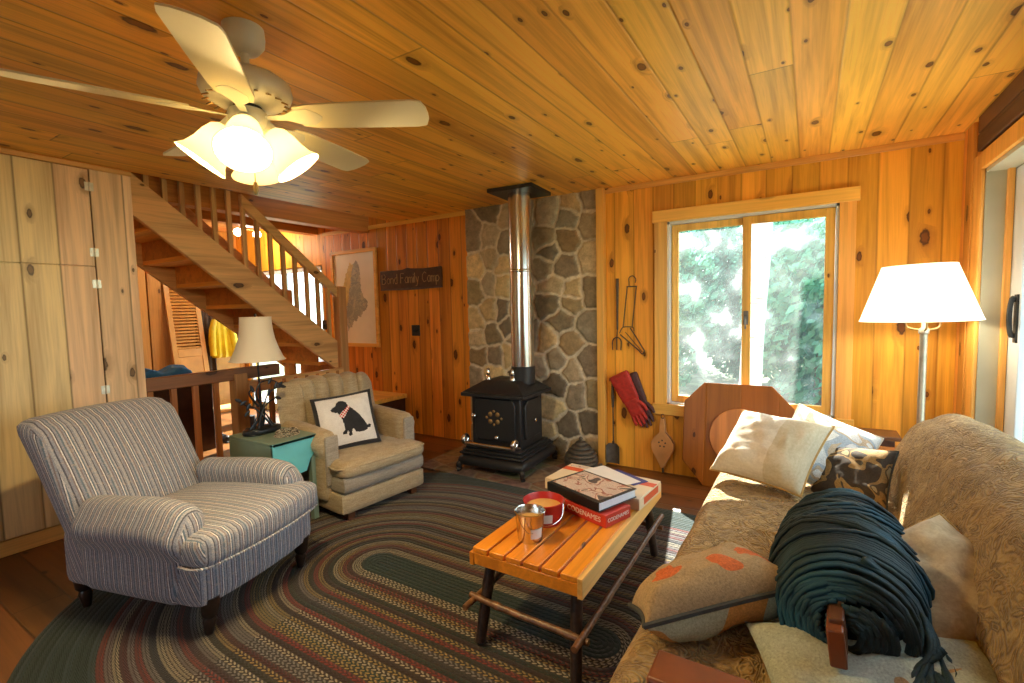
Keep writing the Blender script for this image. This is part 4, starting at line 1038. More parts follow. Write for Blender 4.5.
# ------------------------------------------------------------------ cushions
def pillow_bm(w, h, t, N=26, wr=0.0, seed=0, corner=0.07, power=0.62, fn=None, taper=1.0):
    bm = NB()
    top, bot = [], []
    def P(u, v, s):
        px = w / 2 * u * (1 - corner * (1 - v * v)); pz = h / 2 * v * (1 - corner * (1 - u * u))
        q = max(0, (1 - u ** 4) * (1 - v ** 4)) ** power
        d = t / 2 * q
        n_ = wr * noise.noise((u * 2.6 + seed, v * 2.6, s * 3)) * q + wr * 0.5 * noise.noise((u * 7 + seed, v * 5, s * 3 + 8)) * q
        pz = -h / 2 + (pz + h / 2) * (taper + (1 - taper) * min(1, (u + 1) * .75))
        return Vector((px, pz, s * d + n_))
    for i in range(N + 1):
        a, b = [], []
        for k in range(N + 1):
            u, v = 2 * i / N - 1, 2 * k / N - 1
            u, v = sin(u * pi / 2) * .5 + u * .5, sin(v * pi / 2) * .5 + v * .5
            p = P(u, v, 1); 
            a.append(bm.verts.new(p))
            edge = i in (0, N) or k in (0, N)
            b.append(a[-1] if edge else bm.verts.new(P(u, v, -1)))
        top.append(a); bot.append(b)
    for i in range(N):
        for k in range(N):
            f = bm.faces.new((top[i][k], top[i + 1][k], top[i + 1][k + 1], top[i][k + 1]))
            if fn: f.material_index = fn((2 * (i + .5) / N - 1), (2 * (k + .5) / N - 1), 1)
            g = bm.faces.new((bot[i][k], bot[i][k + 1], bot[i + 1][k + 1], bot[i + 1][k]))
            if fn: g.material_index = fn((2 * (i + .5) / N - 1), (2 * (k + .5) / N - 1), -1)
    border = [top[i][0].co.copy() for i in range(N)] + [top[N][k].co.copy() for k in range(N)] + [top[i][N].co.copy() for i in range(N, 0, -1)] + [top[0][k].co.copy() for k in range(N, 0, -1)]
    return bm, border
def pillow(name, label, M, w, h, t, mats, group=None, seam=None, seamr=0.005, **k):
    bm, border = pillow_bm(w, h, t, **k)
    o = obj(name, bm, mats, smooth=180); tag(o, label, 'cushion', group); o.matrix_world = M
    if seam:
        b2 = NB(); tube(b2, border, seamr, 6, closed=True); obj('edge_piping', b2, seam, o)
    return o
# dog cushion: motif in the weave of its face
dog = [(-.40, .38), (-.36, .30), (-.26, .26), (-.18, .24), (-.12, .14), (-.06, -.05), (-.04, -.20), (-.05, -.38), (-.14, -.46), (-.13, -.54), (.00, -.52), (.05, -.40), (.07, -.50), (.04, -.60), (.10, -.64), (.17, -.60), (.18, -.42), (.23, -.38), (.30, -.52), (.42, -.56), (.60, -.54), (.72, -.50), (.74, -.44), (.86, -.44), (.92, -.36), (.86, -.32), (.74, -.34), (.66, -.16), (.50, .10), (.34, .28), (.20, .42), (.16, .58), (.06, .68), (-.08, .70), (-.16, .62), (-.20, .50), (-.30, .46)]
dog = [(x * .80 - .06, z * .86 + .02) for x, z in dog]
band = [(-.145, .14), (-.10, .06), (-.03, .04), (.03, .10), (.08, .20), (.15, .30), (.20, .40), (.14, .44), (.05, .34), (-.05, .24)]
band = [(x * .95 - .04, z * .86 + .02) for x, z in band]
def dogf(u, v, s):
    if s < 0: return 0
    if max(abs(u * 1.0), abs(v)) > 0.80: return 0
    if inpoly(u, v, band): return 2
    return 0 if inpoly(u, v, dog) else 1
Md = basis((-2.755, 2.205, 0.585), (0.22, 0.38, 0.04), (-0.15, 0.05, 0.36))
pillow('dog_cushion', 'square knitted cushion with black dog silhouette on the beige armchair', Md, 0.415, 0.395, 0.12, [M_['black_wool'], M_['white_wool'], M_['check']], N=110, fn=dogf, corner=0.05)

# ------------------------------------------------------------------ turquoise side table with its lamp
tt = thing('turquoise_side_table', 'small turquoise painted side table between the two armchairs', 'side table', (-2.93, 1.775, 0))
HX, HY, HT = 0.24, 0.155, 0.57
bm = NB(); box(bm, -HX, HX, -HY, HY, HT - 0.02, HT); obj('top', bm, M_['tealtop'], tt, bevel=0.003)
bm = NB(); box(bm, -HX, HX - .005, -HY, -HY + 0.018, 0.16, HT - 0.02); box(bm, -HX, -HX + .018, -HY + .018, HY, 0.16, HT - 0.02); obj('side_panel', bm, M_['tealtop'], tt, bevel=0.002)
bm = NB()
prism(bm, [(-HY + .02, HT - .02), (HY - .03, HT - .02), (HY - .03, HT - .12), (HY - .06, HT - .15), (HY - .09, HT - .22), (-HY + .02, HT - .24)], -0.008, 0.008, M=Matrix.Translation((HX - .012, 0, 0)) @ Matrix.Rotation(R(90), 4, 'Z')); obj('front_apron', bm, M_['teal'], tt)
bm = NB(); box(bm, HX - .03, HX, -HY, HY, HT - 0.024, HT - 0.0005 - .0005); box(bm, HX - .025, HX, HY - .02, HY, HT - .12, HT - .02); box(bm, HX - .02, HX, -HY, -HY + .02, HT - .25, HT - .02); obj('front_edge', bm, M_['teal'], tt, bevel=0.002)
for x in (-HX + .03, HX - .03):
    for y in (-HY + .03, HY - .03): obj('leg', bx(x - .018, x + .018, y - .018, y + .018, 0.013, HT - .02), M_['tealtop'], tt, bevel=0.002)

tl = thing('branch_table_lamp', 'table lamp with a dark twig and leaf base and flared ivory shade', 'table lamp', (-3.03, 1.76, HT + 0.001))
bm = NB(); rbox(bm, 0.075, 0.125, 0.02, 0.02, (10, 12, 4), deform=lambda p, u: Vector((p.x * sqrt(max(0.05, 1 - 0.5 * u.y * u.y)), p.y * sqrt(max(.05, 1 - .5 * u.x * u.x)), p.z + 0.006 * noise.noise((p.x * 30, p.y * 30, 0)))), M=Matrix.Translation((0, 0, 0.022))); obj('base', bm, M_['lampiron'], tl)
bm = NB(); tube(bm, [(0, 0, 0.03), (0, 0, 0.50)], 0.006, 8); obj('stem', bm, M_['lampiron'], tl)
bm = NB()
brs = [[(0.0, -0.06, 0.035), (0.01, -0.01, 0.12), (0.0, 0.03, 0.20), (0.01, 0.06, 0.26), (0.02, 0.13, 0.29)], [(0.02, 0.06, 0.035), (0.01, 0.01, 0.11), (0, -0.04, 0.17), (0.01, -0.10, 0.20), (0.02, -0.15, 0.24)],
       [(-0.02, 0.02, 0.03), (0, 0.02, 0.15), (0.01, -0.03, 0.25), (0.01, 0.0, 0.33), (0.02, 0.08, 0.335), (0.02, 0.13, 0.30)], [(0.03, -0.04, 0.03), (0.02, -0.005, 0.14), (0.02, 0.05, 0.20), (0.02, 0.11, 0.215)],
       [(0.0, 0.08, 0.03), (0.0, 0.05, 0.09), (0.0, 0.02, 0.14)], [(0.0, -0.09, 0.03), (0.0, -0.05, 0.07), (0.0, -0.02, 0.13)], [(0.01, -0.02, 0.18), (0.02, -0.08, 0.27), (0.02, -0.06, 0.30)]]
for b in brs:
    q = catmull(b, 6); tube(bm, q, [0.008 - 0.005 * i / len(q) for i in range(len(q))], 7)
obj('branches', bm, M_['lampiron'], tl)
bm = NB()
for (y, z, a) in ((0.13, 0.29, 0.2), (0.15, 0.285, -.3), (0.10, 0.30, 1.2), (-0.15, 0.24, 2.6), (-0.12, 0.22, 3.6), (-0.09, 0.19, 4.2), (0.13, 0.305, .6), (0.11, 0.215, -.4), (-0.06, 0.30, 1.9), (0.06, 0.335, 1.0), (-0.10, 0.15, 3.9), (0.05, 0.26, 1.4)):
    rbox(bm, 0.004, 0.026, 0.011, 0.01, (2, 8, 4), deform=lambda p, u: Vector((p.x, p.y, p.z * (1 - u.y * u.y * .9))), M=Matrix.Translation((0.02, y, z)) @ Matrix.Rotation(a, 4, 'X'))
obj('leaves', bm, M_['lampiron'], tl)
bm = NB()
pr = [(0.163, 0.478), (0.150, 0.50), (0.125, 0.56), (0.107, 0.62), (0.097, 0.68), (0.092, 0.755)]
lathe(bm, pr, 40); lathe(bm, [(r - 0.003, z) for r, z in reversed(pr)], 40); sh = obj('lamp_shade', bm, M_['linenshade'], tl, smooth=60)
bm = NB(); tube(bm, [(0.164 * cos(a * pi / 20), 0.164 * sin(a * pi / 20), 0.479) for a in range(40)], 0.003, 5, closed=True); obj('bottom_trim', bm, M_['linenshade'], sh); bm = NB(); tube(bm, [(0.0925 * cos(a * pi / 20), 0.0925 * sin(a * pi / 20), 0.755) for a in range(40)], 0.003, 5, closed=True)
tube(bm, [(-.092, 0, 0.74), (.092, 0, 0.74)], 0.002, 5); tube(bm, [(0, -.092, 0.74), (0, .092, 0.74)], 0.002, 5); obj('top_trim', bm, M_['linenshade'], sh)
bm = NB(); lathe(bm, [(0, 0.78), (0.008, 0.775), (0.01, 0.765), (0.004, 0.758), (0.004, 0.50), (0, 0.50)], 12); obj('finial', bm, M_['lampiron'], tl)
bm = NB()
for k in range(4):
    for i in range(26):
        a = 2 * pi * i / 26 + k * 0.12; r_ = 0.060 - 0.0035 * k; 
        bmesh.ops.create_icosphere(bm, subdivisions=1, radius=0.0065, matrix=Matrix.Translation((r_ * cos(a) * 1.0, r_ * sin(a) * 1.25, 0.007 + k * 0.0085)) @ Matrix.Rotation(a, 4, 'Z') @ Matrix.Diagonal((1, 1.1, .8, 1)))
m, nt, out = newmat('bead_bone_brown'); rr_ = nd(nt, 'ShaderNodeNewGeometry').outputs['Random Per Island']
bsdf(nt, out, ramp(nt, rr_, [(0, (0.03, 0.02, 0.015)), (0.38, (0.62, 0.55, 0.44)), (0.8, (0.25, 0.17, 0.10))], 'CONSTANT'), 0.35); M_['beads'] = m
tag(obj('bead_bracelet', bm, M_['beads'], loc=(-2.82, 1.80, HT + .001)), 'coil of bone and brown beads lying beside the table lamp', 'beads')
# ------------------------------------------------------------------ wood stove and flue
sv = thing('wood_stove', 'black cast iron wood stove with nickel trim before the stone wall', 'wood stove', (-2.165, 3.40, 0.016), R(3))
def rect(bm, hx0, hx1, y0, y1, z0, z1): return box(bm, hx0, hx1, y0, y1, z0, z1)
bm = NB()   # base with stepped mouldings, y- is the door side
rbox(bm, 0.315, 0.335, 0.052, 0.045, (10, 10, 8), M=Matrix.Translation((0, -0.005, 0.098)), deform=lambda p, u: Vector((p.x * (1 - .05 * max(0, u.z)), p.y * (1 - .05 * max(0, u.z)), p.z)))
for (a, yb, z0, z1) in ((0.292, 0.318, 0.145, 0.165), (0.275, 0.295, 0.165, 0.185), (0.258, 0.272, 0.185, 0.205)):
    box(bm, -a, a, -yb, yb - 0.03, z0, z1)
obj('base', bm, M_['iron'], sv, bevel=0.006)
bm = NB(); box(bm, -0.235, 0.225, -0.20, 0.20, 0.20, 0.63)
obj('firebox', bm, M_['iron'], sv, bevel=0.01)
bm = NB()
for (a0, a1, y0, y1, z0, z1) in ((-0.30, 0.29, -0.265, 0.26, 0.615, 0.645), (-0.265, 0.255, -0.235, 0.235, 0.645, 0.66)): box(bm, a0, a1, y0, y1, z0, z1)
A = [bm.verts.new(p) for p in ((-0.29, -0.255, 0.648), (0.28, -0.255, 0.648), (0.28, 0.25, 0.648), (-0.29, 0.25, 0.648))]
B = [bm.verts.new(p) for p in ((-0.15, -0.13, 0.735), (0.15, -0.13, 0.735), (0.15, 0.15, 0.735), (-0.15, 0.15, 0.735))]
for i in range(4): bm.faces.new((A[i], A[(i + 1) % 4], B[(i + 1) % 4], B[i]))
bm.faces.new(B); bm.faces.new(list(reversed(A)))
obj('hipped_top', bm, M_['iron'], sv, bevel=0.006)
bm = NB(); prism(bm, [(-.19, .30), (-.17, .255), (.165, .255), (.185, .30), (.185, .555), (.165, .60), (-.17, .60), (-.19, .555)], -0.222, -0.195); dr = obj('front_door', bm, M_['iron'], sv, bevel=0.006)
bm = NB()
for (x, z, r_) in ((-0.042, 0.475, .021), (0.026, 0.475, .021), (-0.042, 0.415, .021), (0.026, 0.415, .021), (-.008, .50, .012), (-.008, .39, .012), (-.078, .445, .012), (.062, .445, .012)):
    lathe(bm, [(0, 0), (r_, 0), (r_ * .7, 0.004), (0, 0.006)], 8, M=Matrix.Translation((x, -0.222, z)) @ Matrix.Rotation(R(90), 4, 'X'))
obj('draft_medallion', bm, M_['brass'], dr)
bm = NB(); tube(bm, [(-0.175, -0.225, 0.46), (-0.175, -0.255, 0.46)], 0.008, 10); lathe(bm, [(0, 0), (0.016, 0.004), (0.018, 0.018), (0.01, 0.03), (0, 0.033)], 14, M=Matrix.Translation((-0.175, -0.25, 0.46)) @ Matrix.Rotation(R(90), 4, 'X')); obj('door_knob', bm, M_['chrome'], dr)
bm = NB(); lathe(bm, [(0, 0), (0.016, 0.004), (0.018, 0.018), (0.01, 0.03), (0, 0.033)], 14, M=Matrix.Translation((0.02, -0.222, 0.29)) @ Matrix.Rotation(R(90), 4, 'X')); obj('draft_knob', bm, M_['chrome'], dr)
bm = NB(); prism(bm, [(-.14, .27), (.12, .27), (.14, .31), (.14, .55), (.10, .585), (-.12, .585), (-.15, .55), (-.15, .31)], -0.012, 0.012, M=Matrix.Translation((0.235, 0, 0)) @ Matrix.Rotation(R(90), 4, 'Z')); sd = obj('side_door', bm, M_['iron'], sv, bevel=0.006)
bm = NB(); tube(bm, [(0.245, -0.05, 0.42), (0.275, -0.05, 0.42)], 0.006, 8); lathe(bm, [(0, 0), (0.014, 0.004), (0.016, 0.016), (0, 0.028)], 12, M=Matrix.Translation((0.27, -0.05, 0.42)) @ Matrix.Rotation(R(90), 4, 'Y')); obj('side_knob', bm, M_['chrome'], sd)
bm = NB()
tube(bm, [(-0.25, -0.30, 0.235), (0.21, -0.30, 0.235)], 0.016, 12)
for x in (-0.25, 0.21): tube(bm, catmull([(x, -0.30, 0.235), (x, -0.315, 0.27), (x, -0.28, 0.295), (x, -0.25, 0.27), (x, -0.262, 0.235), (x, -0.21, 0.215)], 5), 0.018, 10)
obj('foot_rail', bm, M_['chrome'], sv)
for x, y in ((-0.15, -0.06), (0.085, -0.06)):
    bm = NB(); lathe(bm, [(0, 0.0), (0.024, 0.0), (0.022, 0.02), (0.012, 0.035), (0.019, 0.055), (0.011, 0.075), (0.014, 0.09), (0, 0.10)], 16, M=Matrix.Translation((x, y, 0.733))); obj('finial', bm, M_['chrome'], sv)
for x, y in ((-0.27, -0.30), (0.27, -0.30), (-0.27, 0.27), (0.27, 0.27)):
    bm = NB(); sx = 1 if x > 0 else -1; sy = 1 if y > 0 else -1
    tube(bm, catmull([(x, y, 0.075), (x + sx * .03, y + sy * .03, 0.055), (x + sx * .015, y + sy * .015, 0.025), (x + sx * .04, y + sy * .035, 0.010)], 4), [0.025, .025, .024, .022, .02, .02, .018, .016, .015, .016, .017, .018, 0.018], 10); obj('leg', bm, M_['iron'], sv)
bm = NB(); lathe(bm, [(0.100, 0.70), (0.100, 0.845), (0.094, 0.845), (0.094, 0.70)], 32, c=(0.125, 0.055)); obj('flue_collar', bm, M_['iron'], sv)
fp = thing('stovepipe', 'shiny steel stovepipe rising from the stove to a black ceiling plate', 'stovepipe', (-2.165 + 0.122, 3.461, 0))
bm = NB(); lathe(bm, [(0.088, 0.862), (0.096, 0.862), (0.096, 1.60), (0.096, 2.285), (0.088, 2.285)], 40); obj('pipe', bm, M_['steel'], fp, smooth=60)
bm = NB(); lathe(bm, [(0.096, 1.64), (0.1005, 1.643), (0.1005, 1.662), (0.096, 1.665)], 40); obj('joint_band', bm, M_['steel'], fp, smooth=60)
bm = NB(); box(bm, -0.20, 0.20, -0.19, 0.19, ZC - 0.032, ZC - 0.002, M=Matrix.Rotation(R(4), 4, 'Z')); obj('ceiling_plate', bm, M_['black'], fp, bevel=0.004)

hv = thing('beehive_pot', 'grey cast iron beehive shaped pot on the hearth by the stone wall', 'pot', (-1.60, 3.63, 0.016))
bm = NB(); pr = [(0, 0)]
for i in range(7):
    r0 = [0.135, 0.14, 0.138, 0.128, 0.108, 0.082, 0.05][i]; z = 0.03 * i
    pr += [(r0 - 0.008, z + 0.001), (r0, z + 0.008), (r0 + 0.002, z + 0.016), (r0 - 0.008, z + 0.029)]
pr += [(0, 0.213)]; lathe(bm, pr, 36); obj('ribbed_body', bm, M_['castgrey'], hv, smooth=60)
bm = NB(); lathe(bm, [(0.0, 0.21), (0.012, 0.21), (0.01, 0.225), (0.018, 0.235), (0.012, 0.25), (0, 0.254)], 14); obj('knob', bm, M_['castgrey'], hv)

# ------------------------------------------------------------------ things hung on the wall left of the window
fk = thing('toasting_fork', 'long dark iron toasting fork hanging on the wall left of the window', 'fork', (-1.355, YB - 0.014, 0))
bm = NB(); tube(bm, [(0.006, 0, 1.57), (0.003, 0, 1.15)], [0.013, 0.008], 8, flat=(1, .6)); tube(bm, [(0.003, 0, 1.15), (-.002, 0, 1.08)], 0.005, 6); obj('handle', bm, M_['wire'], fk)
bm = NB(); tube(bm, catmull([(-0.038, 0, 0.98), (-0.036, 0, 1.06), (0, 0, 1.085), (0.034, 0, 1.06), (0.032, 0, 0.98)], 5), 0.005, 6); tube(bm, [(-0.002, 0, 1.085), (-.003, 0, 0.98)], 0.005, 6); obj('tines', bm, M_['wire'], fk)
tg = thing('hanging_camp_grill', 'hinged iron wire camp grill hanging on the wall beside the toasting fork', 'grill holder', (-1.24, YB - 0.016, 0))
bm = NB(); tube(bm, catmull([(-0.01, 0, 1.53), (-0.01, 0, 1.57), (0.02, 0, 1.585), (0.045, 0, 1.56), (0.04, 0, 1.53)], 5), 0.0038, 6)
tube(bm, [(-0.025, 0, 1.50), (-0.06, -.004, 1.17)], 0.0045, 6); tube(bm, [(0.05, 0, 1.50), (0.015, -.004, 1.17)], 0.0045, 6); tube(bm, [(-0.03, 0, 1.50), (0.055, 0, 1.50)], 0.0045, 6); tube(bm, [(-0.01, 0, 1.53), (-.01, 0, 1.50)], 0.0038, 6); obj('handle', bm, M_['wire'], tg)
bm = NB(); tube(bm, catmull([(-0.09, -0.006, 1.12), (-0.06, -.006, 1.17), (0.02, -.006, 1.17), (0.03, -.006, 1.14)], 4), 0.0038, 6); tube(bm, [(-0.085, -.006, 1.11), (0.075, -.01, 0.98)], 0.005, 6); tube(bm, [(0.0, -.006, 1.165), (0.115, -.01, 0.985)], 0.005, 6); tube(bm, catmull([(0.075, -.01, 0.98), (0.10, -.012, 0.955), (0.12, -.01, 0.985)], 4), 0.005, 6); tube(bm, [(-.04, -.006, 1.13), (0.10, -.01, 0.97)], 0.003, 6); obj('wire_basket', bm, M_['wire'], tg)
def glove(name, label, M, mat, seed):
    g = thing(name, label, 'glove', (0, 0, 0), 0, 'fireplace gloves hung on the wall'); g.matrix_world = M
    bm = NB(); rbox(bm, 0.068, 0.016, 0.125, 0.016, (10, 4, 12), deform=lambda p, u: Vector((p.x * (1.18 - 0.12 * u.z * -1) , p.y * (1.2 + .3 * u.z) + 0.006 * noise.noise((p.x * 30, p.z * 20, seed)), p.z)), M=Matrix.Translation((0, 0, -0.125))); obj('cuff', bm, mat, g)
    bm = NB(); rbox(bm, 0.062, 0.017, 0.075, 0.017, (8, 4, 8), M=Matrix.Translation((0, 0, -0.30)), deform=lambda p, u: Vector((p.x * (1 + .06 * u.z), p.y, p.z)))
    for i, (x, l) in enumerate(((-.045, .085), (-.015, .10), (.016, .095), (.045, .07))): tube(bm, [(x, 0, -0.355), (x * 1.1, -.004, -0.355 - l * .6), (x * 1.1, -.002, -.355 - l)], [0.016, 0.015, 0.010], 8)
    tube(bm, [(0.055, -.003, -.27), (0.085, -.008, -.32), (0.088, -.01, -.36)], [0.018, .016, .011], 8)
    obj('hand', bm, mat, g)
def wallM(x, z, y, ang): return Matrix.Translation((x, y, z)) @ Matrix.Rotation(ang, 4, 'Y')
glove('red_glove', 'bright red leather fireplace glove hanging on the wall, in front of its dark mate', wallM(-1.33, 0.79, YB - 0.066, R(-27)), M_['redglove'], 1)
glove('dark_glove', 'dark purple leather glove hanging on the wall behind the red glove', wallM(-1.27, 0.78, YB - 0.020, R(-24)), M_['darkglove'], 2)
so = thing('ash_shovel', 'grey ash shovel with long thin handle at the right edge of the stones', 'shovel', (-1.385, YB - 0.035, 0))
bm = NB(); tube(bm, [(0, 0, 0.20), (-0.002, 0, 0.50)], 0.006, 8); tube(bm, catmull([(0.0, 0, 0.19), (0, -.004, .21)], 2), 0.011, 8); obj('shaft', bm, M_['wire'], so)
bm = NB(); tube(bm, [(-.002, 0, 0.50), (-.003, 0, 0.60), (-.003, 0, 0.70)], [0.010, .014, .011], 10); obj('grip', bm, M_['wire'], so)
bm = NB(); rbox(bm, 0.058, 0.006, 0.085, 0.006, (8, 2, 8), deform=lambda p, u: Vector((p.x * (1 if u.z < .75 else 1 - 1.2 * (u.z - .75)), p.y - 0.02 * abs(u.x) ** 3, p.z)), M=Matrix.Translation((0, 0, 0.11))); obj('blade', bm, M_['shovel'], so)
be = thing('bellows', 'small pale wooden teardrop bellows hanging under the window apron', 'bellows', (-0.975, YB - 0.03, 0))
out_ = [(-0.012, .45), (-.02, .40), (-.022, .34), (-.06, .30), (-.088, .255), (-.085, .20), (-.05, .13), (-.022, .08), (-.012, .055), (.012, .055), (.022, .08), (.05, .13), (.085, .20), (.088, .255), (.06, .30), (.022, .34), (.02, .40), (.012, .45)]
bm = NB(); prism(bm, out_, -0.032, -0.020); fb = obj('front_board', bm, M_['bellow'], be, bevel=0.003)
bm = NB(); prism(bm, out_, 0.012, 0.022); obj('rear_board', bm, M_['bellow'], be, bevel=0.003)
bm = NB(); prism(bm, [(x * .93, z * .95 + .01) for x, z in out_ if z < .345], -0.020, 0.012); obj('leather_gusset', bm, M_['bellowskin'], be)
bm = NB(); tube(bm, [(0, -.004, .065), (0, -.004, .01)], [0.013, .008], 10); obj('nozzle', bm, M_['wire'], be)
bm = NB()
for a in range(5): lathe(bm, [(0, 0), (.007, 0), (.006, .002), (0, .002)], 8, M=Matrix.Translation((0.026 * cos(a * 2 * pi / 5 + .3), -.032, .25 + .026 * sin(a * 2 * pi / 5 + .3))) @ Matrix.Rotation(R(90), 4, 'X'))
obj('valve_holes', bm, M_['black'], fb)
bm = NB(); tube(bm, [(0.012 * cos(t * pi / 6), -.01, .465 + .018 * sin(t * pi / 6)) for t in range(12)], 0.003, 6, closed=True); obj('hanging_loop', bm, M_['wire'], be)

oc = thing('octagonal_tabletop', 'dark stained octagonal wooden tabletop leaning against the wall below the window', 'tabletop', (-0.44, 3.685, 0.002)); oc.rotation_euler = (R(-9.0), 0, 0)
P8 = [(-.21, 0), (.21, 0), (.365, .17), (.365, .615), (.225, .765), (-.225, .765), (-.365, .615), (-.365, .17)]
bm = NB(); prism(bm, P8, 0.0, 0.026); obj('board', bm, M_['oct'], oc, bevel=0.005)
bm = NB(); lathe(bm, [(0, 0), (0.205, 0), (0.205, 0.018), (0, 0.018)], 56, M=Matrix.Translation((0.03, 0, 0.385)) @ Matrix.Rotation(R(90), 4, 'X')); dc = obj('round_turntable', bm, M_['disc'], oc, bevel=0.004)
bm = NB(); lathe(bm, [(0, 0), (0.011, 0), (0.009, 0.006), (0, .008)], 12, M=Matrix.Translation((-0.04, -0.018, 0.345)) @ Matrix.Rotation(R(90), 4, 'X')); obj('dark_plug', bm, M_['black'], dc)

# small table in the corner behind the sofa
ct = thing('corner_table', 'low pine table in the corner behind the sofa cushions', 'table', (0.27, 3.62, 0))
obj('top', bx(-.20, .22, -.16, .16, 0.43, 0.465), M_['trimx'], ct, bevel=0.004)
bm = NB(); box(bm, -.18, .20, -.14, .14, 0.36, 0.43); obj('apron', bm, M_['oct'], ct)
for x in (-.17, .19):
    for y in (-.13, .13): obj('leg', bx(x - .02, x + .02, y - .02, y + .02, 0, .43), M_['trimz'], ct, bevel=0.003)
tag(obj('dark_board', bx(-.23, .17, -.09, .09, 0.0, 0.052), M_['darkwood'], loc=(0.27, 3.62, 0.466), bevel=0.004), 'thick dark wooden board lying on the corner table', 'board', 'dark boards on the corner table')
tag(obj('dark_board', bx(-.25, .20, -.10, .10, 0.0, 0.022), M_['brownleg'], loc=(0.27, 3.62, 0.519), bevel=0.003), 'thin reddish dark board lying on top of the thick dark board', 'board', 'dark boards on the corner table')

# ------------------------------------------------------------------ coffee table
tb = thing('coffee_table', 'rustic coffee table with slatted pine top and dark log legs on the rug', 'coffee table', (-0.890, 1.985, 0.0135))
TZ = 0.3985
for i in range(6):
    x0 = -0.226 + i * 0.0765; obj('slat', bx(x0, x0 + 0.0655, -0.515, 0.515, TZ - 0.022, TZ), M_['tabletop'], tb, bevel=0.003)
for s in (-1, 1):
    obj('long_apron', bx(s * .232 - .010, s * .232 + .010, -0.518, 0.518, TZ - .075, TZ - .023 if s < 0 else TZ - .001), M_['tableedge_lit'] if s > 0 else M_['tabletop'], tb, bevel=0.002)
    obj('end_apron', bx(-.222, .222, s * .505 - .01, s * .505 + .01, TZ - .07, TZ - .0225), M_['tabletop'], tb, bevel=0.002)
def log(pts, r, mat, nm, seed=0, kn=0.12):
    q = catmull(pts, 7); bm = NB(); tube(bm, q, [r * (1 + kn * noise.noise((i * .55, seed, 0)) + (kn * 2.2 if i % 11 == 6 else 0)) for i in range(len(q))], 10); return obj(nm, bm, mat, tb, smooth=60)
for sx in (-1, 1):
    for sy in (-1, 1):
        log([(sx * .185, sy * .435, TZ - .03), (sx * .195, sy * .468, .2), (sx * .208, sy * .505, 0.009)], 0.022, M_['bark'], 'leg', sx + 2 * sy, .05)
for sy in (-1, 1): log([(-.255, sy * .500, .185), (-.10, sy * .505, .178), (.1, sy * .50, .17), (.255, sy * .50, .165)], 0.0125, M_['barklite'], 'end_stretcher', sy * 3)
for sx in (-1, 1): log([(sx * .232, -.57, .175), (sx * .232, -.2, .185), (sx * .23, .2, .19), (sx * .232, .57, .20)], 0.0125, M_['barklite'], 'long_stretcher', sx * 5)
log([(-.20, .05, TZ - .03), (-.21, -.15, .27), (-.215, -.40, .20)], 0.012, M_['bark'], 'brace', 3)
TT = 0.412 + 0.001
pl = thing('tin_pail', 'small shiny tin pail candle at the near end of the coffee table', 'pail', (-0.948, 1.635, TT))
bm = NB(); lathe(bm, [(0, 0), (0.049, 0), (0.050, 0.006), (0.060, 0.115), (0.064, 0.119), (0.060, 0.121), (0.057, 0.115), (0.048, 0.012), (0, 0.012)], 36); obj('body', bm, M_['tin'], pl, smooth=50)
bm = NB(); lathe(bm, [(0, 0.085), (0.0535, 0.085), (0, .0852)], 30); obj('wax', bm, M_['wax'], pl)
bm = NB()
for i in range(11):
    a0, a1 = R(-58 + i * 5), R(-58 + (i + 1) * 5)
    def q(a, z): r_ = 0.0508 + (z - .006) / .109 * .010; return (r_ * cos(a), r_ * sin(a), z)
    bm.faces.new([bm.verts.new(q(a0, .022)), bm.verts.new(q(a1, .022)), bm.verts.new(q(a1, .062)), bm.verts.new(q(a0, .062))])
obj('paper_label', bm, M_['paper'], pl)
bm = NB(); tube(bm, catmull([(0.0615 * cos(R(-110)), .0615 * sin(R(-110)), .112), (0.066 * cos(R(-90)), 0.068 * sin(R(-90)), .085), (0.064 * cos(R(-68)), .066 * sin(R(-68)), .055), (0.062 * cos(R(-50)), .062 * sin(R(-50)), .05)], 5), 0.0016, 5); obj('wire_handle', bm, M_['chrome'], pl)
rb = thing('red_candle_bucket', 'red metal candle bucket behind the small tin pail', 'bucket', (-0.978, 1.81, TT))
bm = NB(); lathe(bm, [(0, 0), (0.074, 0), (0.076, 0.006), (0.087, 0.092), (0.091, 0.096), (0.087, 0.098), (0.084, 0.092), (0.073, 0.01), (0, 0.01)], 40); obj('body', bm, M_['red'], rb, smooth=50)
bm = NB(); lathe(bm, [(0, 0.068), (0.079, 0.068), (0, .0682)], 30); obj('wax', bm, M_['wax'], rb)
bm = NB()
for i in range(7):
    a0, a1 = R(-70 + i * 5), R(-70 + (i + 1) * 5)
    def q(a, z): r_ = 0.0768 + (z - .006) / .086 * .011; return (r_ * cos(a), r_ * sin(a), z)
    bm.faces.new([bm.verts.new(q(a0, .02)), bm.verts.new(q(a1, .02)), bm.verts.new(q(a1, .058)), bm.verts.new(q(a0, .058))])
obj('paper_label', bm, M_['paper'], rb)
bm = NB(); tube(bm, catmull([(.090 * cos(R(175)), .090 * sin(R(175)), .09), (.097 * cos(R(-120)), .097 * sin(R(-120)), .055), (.10 * cos(R(-60)), .10 * sin(R(-60)), .02), (.098 * cos(R(-15)), .098 * sin(R(-15)), .04), (.091 * cos(R(5)), .091 * sin(R(5)), .09)], 6), 0.0012, 5); obj('wire_handle', bm, M_['chrome'], rb)
gb = thing('white_game_box', 'flat cream and orange game box lying across the far end of the coffee table', 'game box', (-0.885, 2.265, TT), R(-5))
bm = NB(); box(bm, -.255, .255, -.14, .14, 0, .055); obj('box', bm, M_['cream'], gb, bevel=0.002)
